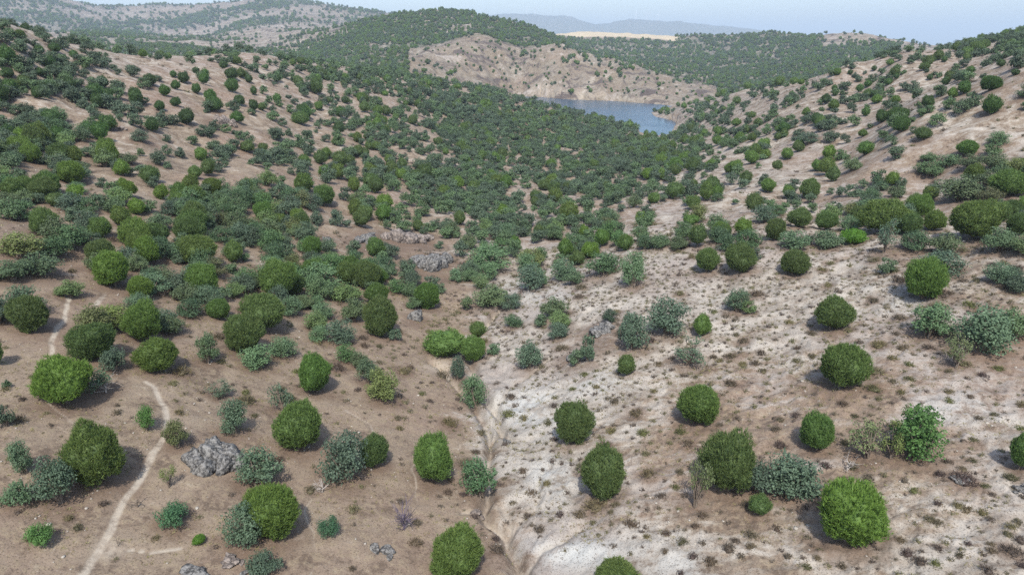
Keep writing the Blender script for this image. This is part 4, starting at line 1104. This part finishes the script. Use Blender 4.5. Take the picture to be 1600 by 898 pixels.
stuff('oak_scrubland', 'grey-green oak thicket covering the slopes and the valley', multi('oak', 5, 4), ol, M_OAK)
F_ = far1+far2+far3
stuff('distant_woodland', 'dark green woodland on the far hills beyond the lake', tree_items(F_, 'pine', 5), PINE_LO, M_PINE)
stuff('distant_scrubland', 'grey-green scrub woodland on the far hills', tree_items(F_, 'oak', 5), [c_ for c_, _ in OAK_LO], M_OAK)

# ------------------------------------------------------------------ cushion shrubs
sh = []
def add_scrub(cx, cy, w_, h_, tint=None, label=None):
    h = hit(cx, cy+h_*.3)
    if h is None: return
    dep = h[1]*cp-h[2]*sp_; a = w_/2*dep/F
    sh.append([h[0], h[1], h[2]+CAM_Z, a, a*max(.5, min(1., h_/w_)), cx, cy, w_, tint, label])
SC = """1130 458 0 0;1233 500 22 16;1375 533 34 24;1500 495 0 0;1410 465 0 0;1345 492 14 10;1405 492 32 14;1187 546 24 20;1150 520 20 14;1138 528 12 12;1160 565 24 16
1125 560 20 14;1140 562 14 12;1420 565 22 14;1365 602 34 18;1395 592 22 16;1422 588 24 14;1425 600 16 10;1352 617 16 12;1374 620 20 14;1432 608 14 12
1245 645 26 14;1218 652 20 14;1165 608 14 12;1180 632 18 14;1171 655 10 8;1022 608 20 14;1050 615 14 12;985 614 14 12;960 622 22 18;936 638 16 14
932 600 22 14;976 632 14 10;1047 626 12 10;1184 665 12 10;1300 680 0 0;1475 748 14 10;1548 768 22 14;1535 795 28 22;1510 790 30 22;1497 785 26 20
1430 815 14 12;1452 805 26 20;1465 812 30 18;1380 797 14 12;1500 862 20 14;1497 866 18 16;1502 854 18 14;1418 858 32 24;1440 870 34 28;1462 875 28 22
1465 852 28 16;1232 865 20 16;1255 868 14 14;1318 880 26 18;1340 884 18 14;1550 855 26 20;1538 862 18 14;1545 885 34 28;1575 830 24 18;1595 838 30 24
906 798 30 24;1011 792 16 14;1008 820 16 18;991 836 14 12;1004 851 12 10;986 861 16 14;1067 840 30 26;1140 850 30 26;1083 864 24 20;1112 868 34 40
1064 892 20 18;1040 858 20 12;875 798 22 26;844 820 28 26;886 766 16 14;883 784 14 12;830 765 28 14;873 705 8 8;878 720 14 14;910 706 10 8
1016 689 14 14;1075 690 32 12;1096 688 14 8;1178 690 16 14;1190 712 18 10;1548 808 20 14;1530 650 20 14;1483 608 24 16;1515 616 20 12;1595 628 22 22
452 476 12 10;501 492 14 12;486 502 14 14;519 501 18 16;524 487 10 8;465 490 8 6;537 521 14 10;674 506 14 12;670 516 20 10;632 600 0 0
657 595 12 10;658 612 22 10;672 624 20 12;625 780 22 14;550 790 34 22;550 884 20 16;485 760 30 22;630 650 18 14;120 820 26 18;1345 705 14 8
270 595 26 16;290 628 10 6;280 640 20 20;35 620 20 16;55 605 24 10;205 650 10 8;620 650 20 14;1345 600 12 10;805 700 12 8;790 690 18 14"""
for ln in SC.replace('\n', ';').split(';'):
    cx, cy, w_, h_ = map(float, ln.split())
    if w_: add_scrub(cx, cy, w_, h_)
SCRUB_Y = [100, 200, 260, 330, 390, 450, 520, 600, 700, 800, 890]
SCRUB = [[4,4,2,2,3,3,3,3,3,5,5,6,6,6,6,5],
 [2,2,2,2,2,3,3,3,3,4,6,6,6,6,6,5],
 [1,2,2,2,2,2,3,4,4,3,5,6,6,6,6,6],
 [1,2,2,2,2,3,3,4,4,4,6,5,5,5,6,5],
 [1,2,2,2,3,3,4,4,5,6,9,9,9,8,7,6],
 [1,2,2,2,2,3,3,4,8,9,9,9,9,8,7,6],
 [1,1,1,2,2,3,3,5,9,8,8,8,7,7,7,7],
 [1,1,1,2,2,2,2,4,6,6,5,5,5,5,6,6],
 [1,1,1,1,2,2,2,4,5,4,3,3,3,4,5,6],
 [1,1,1,1,1,2,2,4,6,5,4,4,5,6,7,7],
 [1,1,1,1,1,2,2,4,6,5,5,5,6,7,8,8]]
r = np.concatenate([rng.uniform(42, 130, 60000), rng.uniform(130, 420, 24000)]); t = rng.uniform(-.75, .75, len(r))
x = r*np.sin(t); y = r*np.cos(t); z = lookup(Z, t, r)+CAM_Z; px, py, dp = project(x, y, z)
dn = table(SCRUB, SCRUB_Y, None, px, py)*(1+1.9*fbm(x, y, 6, 3, 501))
dn = np.where((lookup(DP, t, r) < 1.0) | (lookup(DG, t, r) < .8) | (lookup(sd, t, r) < 3), 0, dn)
seen = (z-CAM_Z+.5)/r > lookup(vis, t, np.maximum(r-2, 11))-.004
wgt = np.where(r < 130, (r/130)*1.15, r/420*1.2)*np.where((px > 900) & (py > 390) & (py < 580), 1.5, 1)
g2 = {}
for q in sh: g2.setdefault((int(q[0]//2), int(q[1]//2)), []).append((q[0], q[1], q[3]))
for i in np.nonzero((rng.uniform(0, 1, len(r)) < np.clip(dn, 0, 1)**1.6*wgt) & seen & (px > -40) & (px < 1640) & (py < 930))[0]:
    a = rng.lognormal(math.log(.40), .55); a = min(max(a, .13), 1.3)
    c_ = (int(x[i]//2), int(y[i]//2)); bad = False
    for di in (-1, 0, 1):
        for dj in (-1, 0, 1):
            for (u_, v_, r_) in g2.get((c_[0]+di, c_[1]+dj), ()):
                if math.hypot(u_-x[i], v_-y[i]) < (a+r_)*.75: bad = True
    if bad: continue
    g2.setdefault(c_, []).append((x[i], y[i], a))
    sh.append([x[i], y[i], z[i], a, a*rng.uniform(.55, .9), px[i], py[i], 2*a*F/dp[i], None, None])
def under_tree(q):
    c_ = (int(q[0]//6), int(q[1]//6))
    for i in (-1, 0, 1):
        for j in (-1, 0, 1):
            for (u_, v_, r_) in grid.get((c_[0]+i, c_[1]+j), ()):
                if math.hypot(u_-q[0], v_-q[1]) < r_*.7: return True
    return False
sh = [q for q in sh if not under_tree(q)]
on = [q for q in sh if 0 < q[5] < 1600 and 0 < q[6] < 895]; on.sort(key=lambda q: -q[7]); big = on[:300]; bid = set(map(id, big))
TS = [(MD, 'brown'), ((.85, .8, .9), 'dark purplish-brown'), ((.85, 1.0, .7), 'olive green'), ((1.1, 1.05, .95), 'greyish brown')]
for j, q in enumerate(big):
    tn, word = TS[(0, 1, 3, 0, 1, 3, 2)[j % 7]]
    lb = auto_label(word+' cushion shrub', 'scrub', q[5], q[6], q[7])
    place_tree('scrub', q[0], q[1], q[2], q[3], q[4], (j*2.3) % 6.28, lb, 'dry cushion shrubs on the slopes', j, q[7], tn)
sr = [(q[0], q[1], q[2]-.04, q[3]*.85, q[4]*1.2, rng.uniform(0, 6.28), rng.integers(5)) for q in sh if id(q) not in bid]
stuff('low_scrub', 'small dry cushion shrubs dotting the pale slopes', sr, SCRUB_LO, M_SCRUB)
# dry grass tufts and pebbles near the camera
r = np.sqrt(rng.uniform(42**2, 125**2, 70000)); t = rng.uniform(-.72, .72, len(r)); x = r*np.sin(t); y = r*np.cos(t); z = lookup(Z, t, r)+CAM_Z
px, py, dp = project(x, y, z)
ok = (fbm(x, y, 7, 3, 601) > .02) & (lookup(DP, t, r) > .6) & (px > -30) & (px < 1630) & (py < 920)
gr = [(x[i], y[i], z[i]-.03, s_, s_*.7, rng.uniform(0, 6.28), rng.integers(3)) for i in np.nonzero(ok)[0] for s_ in (rng.uniform(.08, .20),)]
stuff('dry_grass', 'dry straw-coloured grass tufts over the brown ground', gr[:22000], GRASS, M_GRASS)
PEB = [rock_mesh(700+i, 1, .8, .55, .3, 1, M_STONE) for i in range(4)]
r = np.sqrt(rng.uniform(42**2, 140**2, 9000)); t = rng.uniform(-.72, .72, len(r)); x = r*np.sin(t); y = r*np.cos(t); z = lookup(Z, t, r)+CAM_Z
px, py, dp = project(x, y, z); dg = lookup(DG, t, r)
ok = (rng.uniform(0, 1, len(r)) < np.clip(.25+1.2*(dg < 2)+.5*(fbm(x, y, 12, 3, 611) > .15), 0, 1)) & (lookup(DP, t, r) > .5)
pb = [(x[i], y[i], z[i]+.01, s_, s_, rng.uniform(0, 6.28), rng.integers(4)) for i in np.nonzero(ok)[0] for s_ in (float(rng.lognormal(math.log(.085), .45)),)]
stuff('loose_stones', 'small pale stones scattered over the slopes and gully bed', pb, PEB, M_STONE)

# ------------------------------------------------------------------ bare twiggy plants
def bare_tree(cx, cy, w_, h_, label, seed, name='dead_tree', cat='dead tree', m_=None, n_=14, group=None):
    s = solve(cx, cy, w_, h_)
    if s is None: return
    g = np.random.default_rng(seed); x, y, z, a, b_ = s
    o = link(name, None); o.location = (x, y, z); o['label'] = label; o['category'] = cat
    tr_ = [([(0, 0, -.2), (g.normal()*.1*a, g.normal()*.1*a, b_*.6), (g.normal()*.2*a, g.normal()*.2*a, b_*1.2)], [.07*a, .05*a, .025*a])]
    br, tw = [], []
    for k in range(n_):
        an = g.uniform(0, 6.28); z0 = b_*g.uniform(.1, 1.0); e = np.array([math.cos(an)*a*g.uniform(.5, 1), math.sin(an)*a*g.uniform(.5, 1), z0+b_*g.uniform(.3, .9)])
        m1 = np.array([0, 0, z0]); mm = (m1+e)/2+g.normal(size=3)*a*.12
        br.append(([m1, mm, e], [.035*a, .025*a, .01*a]))
        for q in range(3):
            e2 = e+g.normal(size=3)*a*.28; tw.append(([mm, (mm+e2)/2+g.normal(size=3)*a*.06, e2], [.014*a, .010*a, .005*a]))
    for nm, pp in (('trunk', tr_), ('branch', br), ('twigs', tw)):
        V, Q = tubes(pp, 4); c_ = link(nm if nm != 'branch' else 'limbs', mesh_np(nm, V, [Q], m_ or M_DEAD), o)
M_PURP = simple('purple_twigs', (.085, .066, .095), (.14, .115, .15), 6)
bare_tree(632, 808, 44, 50, 'purplish leafless bush above the striped boulder', 31, 'leafless_bush', 'bush', M_PURP, 22)
bare_tree(1490, 552, 36, 44, 'whitish dead stems in front of the large oak clump', 32)
bare_tree(215, 783, 34, 26, 'dark fallen dead branch right of the pale trail', 33, m_=M_BARK, n_=6)
bare_tree(505, 760, 36, 26, 'grey dead twigs below the leaning blue-grey oak', 34, n_=8)
bare_tree(1325, 725, 40, 26, 'grey dead branches left of the yellowish sparse oak', 35, n_=9)
bare_tree(185, 840, 16, 28, 'small dark dead stem left of the lower trail fork', 36, m_=M_BARK, n_=4)
bare_tree(165, 600, 50, 34, 'grey leafless twigs beside the big round bright pine', 37, n_=12)

# ------------------------------------------------------------------ wind turbines on the far mountains
def turbine(px, py, label, ph):
    t_, e_ = ray(px, py+8); t_ = float(t_); rr_ = 11500.
    x, y = rr_*math.sin(t_), rr_*math.cos(t_); z = float(ground_z(x, y)[0])
    o = link('wind_turbine', None); o.location = (x, y, z-2); o['label'] = label; o['category'] = 'wind turbine'; o['group'] = 'wind turbines on the far blue ridge'
    V, Q = tubes([([(0, 0, 0), (0, 0, 50), (0, 0, 95)], [3.4, 2.8, 2.0])], 10); link('tower', mesh_np('tower', V, [Q], M_WHITE), o)
    V, Q = tubes([([(0, -7, 96), (0, 0, 96.6), (0, 7, 96)], [2.2, 2.8, 2.0])], 8); link('nacelle', mesh_np('nacelle', V, [Q], M_WHITE), o)
    for k in range(3):
        an = ph+k*2.094; d = np.array([math.cos(an), 0, math.sin(an)]); c_ = np.array([0, -7.5, 96.])
        V, Q = tubes([([c_, c_+d*18, c_+d*48], [1.2, 2.2, .6])], 5); link('blade', mesh_np('blade', V, [Q], M_WHITE), o)
for i, (px, lb) in enumerate([(823, 'leftmost wind turbine on the far blue ridge'), (836, 'second wind turbine from the left on the blue ridge'), (994, 'left one of the three right-hand wind turbines'),
        (1011, 'middle one of the three right-hand wind turbines'), (1028, 'right one of the three right-hand wind turbines')]):
    turbine(px, 20, lb, .4+i*.7)

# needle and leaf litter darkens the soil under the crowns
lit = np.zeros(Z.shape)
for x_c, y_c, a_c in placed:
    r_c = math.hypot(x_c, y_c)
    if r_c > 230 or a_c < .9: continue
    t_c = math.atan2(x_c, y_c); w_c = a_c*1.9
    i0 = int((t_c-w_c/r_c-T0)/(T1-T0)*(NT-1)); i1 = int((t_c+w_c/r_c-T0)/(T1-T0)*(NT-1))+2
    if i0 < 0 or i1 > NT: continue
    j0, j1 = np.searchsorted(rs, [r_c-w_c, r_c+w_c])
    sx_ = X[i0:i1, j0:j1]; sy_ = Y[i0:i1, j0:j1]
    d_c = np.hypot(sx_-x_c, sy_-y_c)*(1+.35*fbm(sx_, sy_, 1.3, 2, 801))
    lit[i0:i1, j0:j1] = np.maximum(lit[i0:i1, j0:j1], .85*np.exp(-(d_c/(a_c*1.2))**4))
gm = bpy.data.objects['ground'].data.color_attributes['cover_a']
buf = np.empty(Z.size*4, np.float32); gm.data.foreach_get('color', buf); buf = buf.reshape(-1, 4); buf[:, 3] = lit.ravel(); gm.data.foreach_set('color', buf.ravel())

# ------------------------------------------------------------------ air
hz = bpy.data.meshes.new('haze')
zlo = CAM_Z+float(Z.min())-1; zhi = CAM_Z+max(float(Z.max())+140, 30)
s_ = 26500
hv = [(-s_, -s_, zlo), (s_, -s_, zlo), (s_, s_, zlo), (-s_, s_, zlo), (-s_, -s_, zhi), (s_, -s_, zhi), (s_, s_, zhi), (-s_, s_, zhi)]
hz.from_pydata(hv, [], [(0, 3, 2, 1), (4, 5, 6, 7), (0, 1, 5, 4), (1, 2, 6, 5), (2, 3, 7, 6), (3, 0, 4, 7)]); hz.update()
mh_, t, out = mat('haze'); b = NB(t)
pv = b.n('ShaderNodeVolumePrincipled'); pv.inputs['Color'].default_value = (.70, .85, 1.0, 1); pv.inputs['Density'].default_value = 1.2e-4; pv.inputs['Anisotropy'].default_value = .0
b.link(pv.outputs[0], out.inputs['Volume']); hz.materials.append(mh_)
link('haze', hz, kind='stuff', label='thin bluish summer haze over the whole landscape')
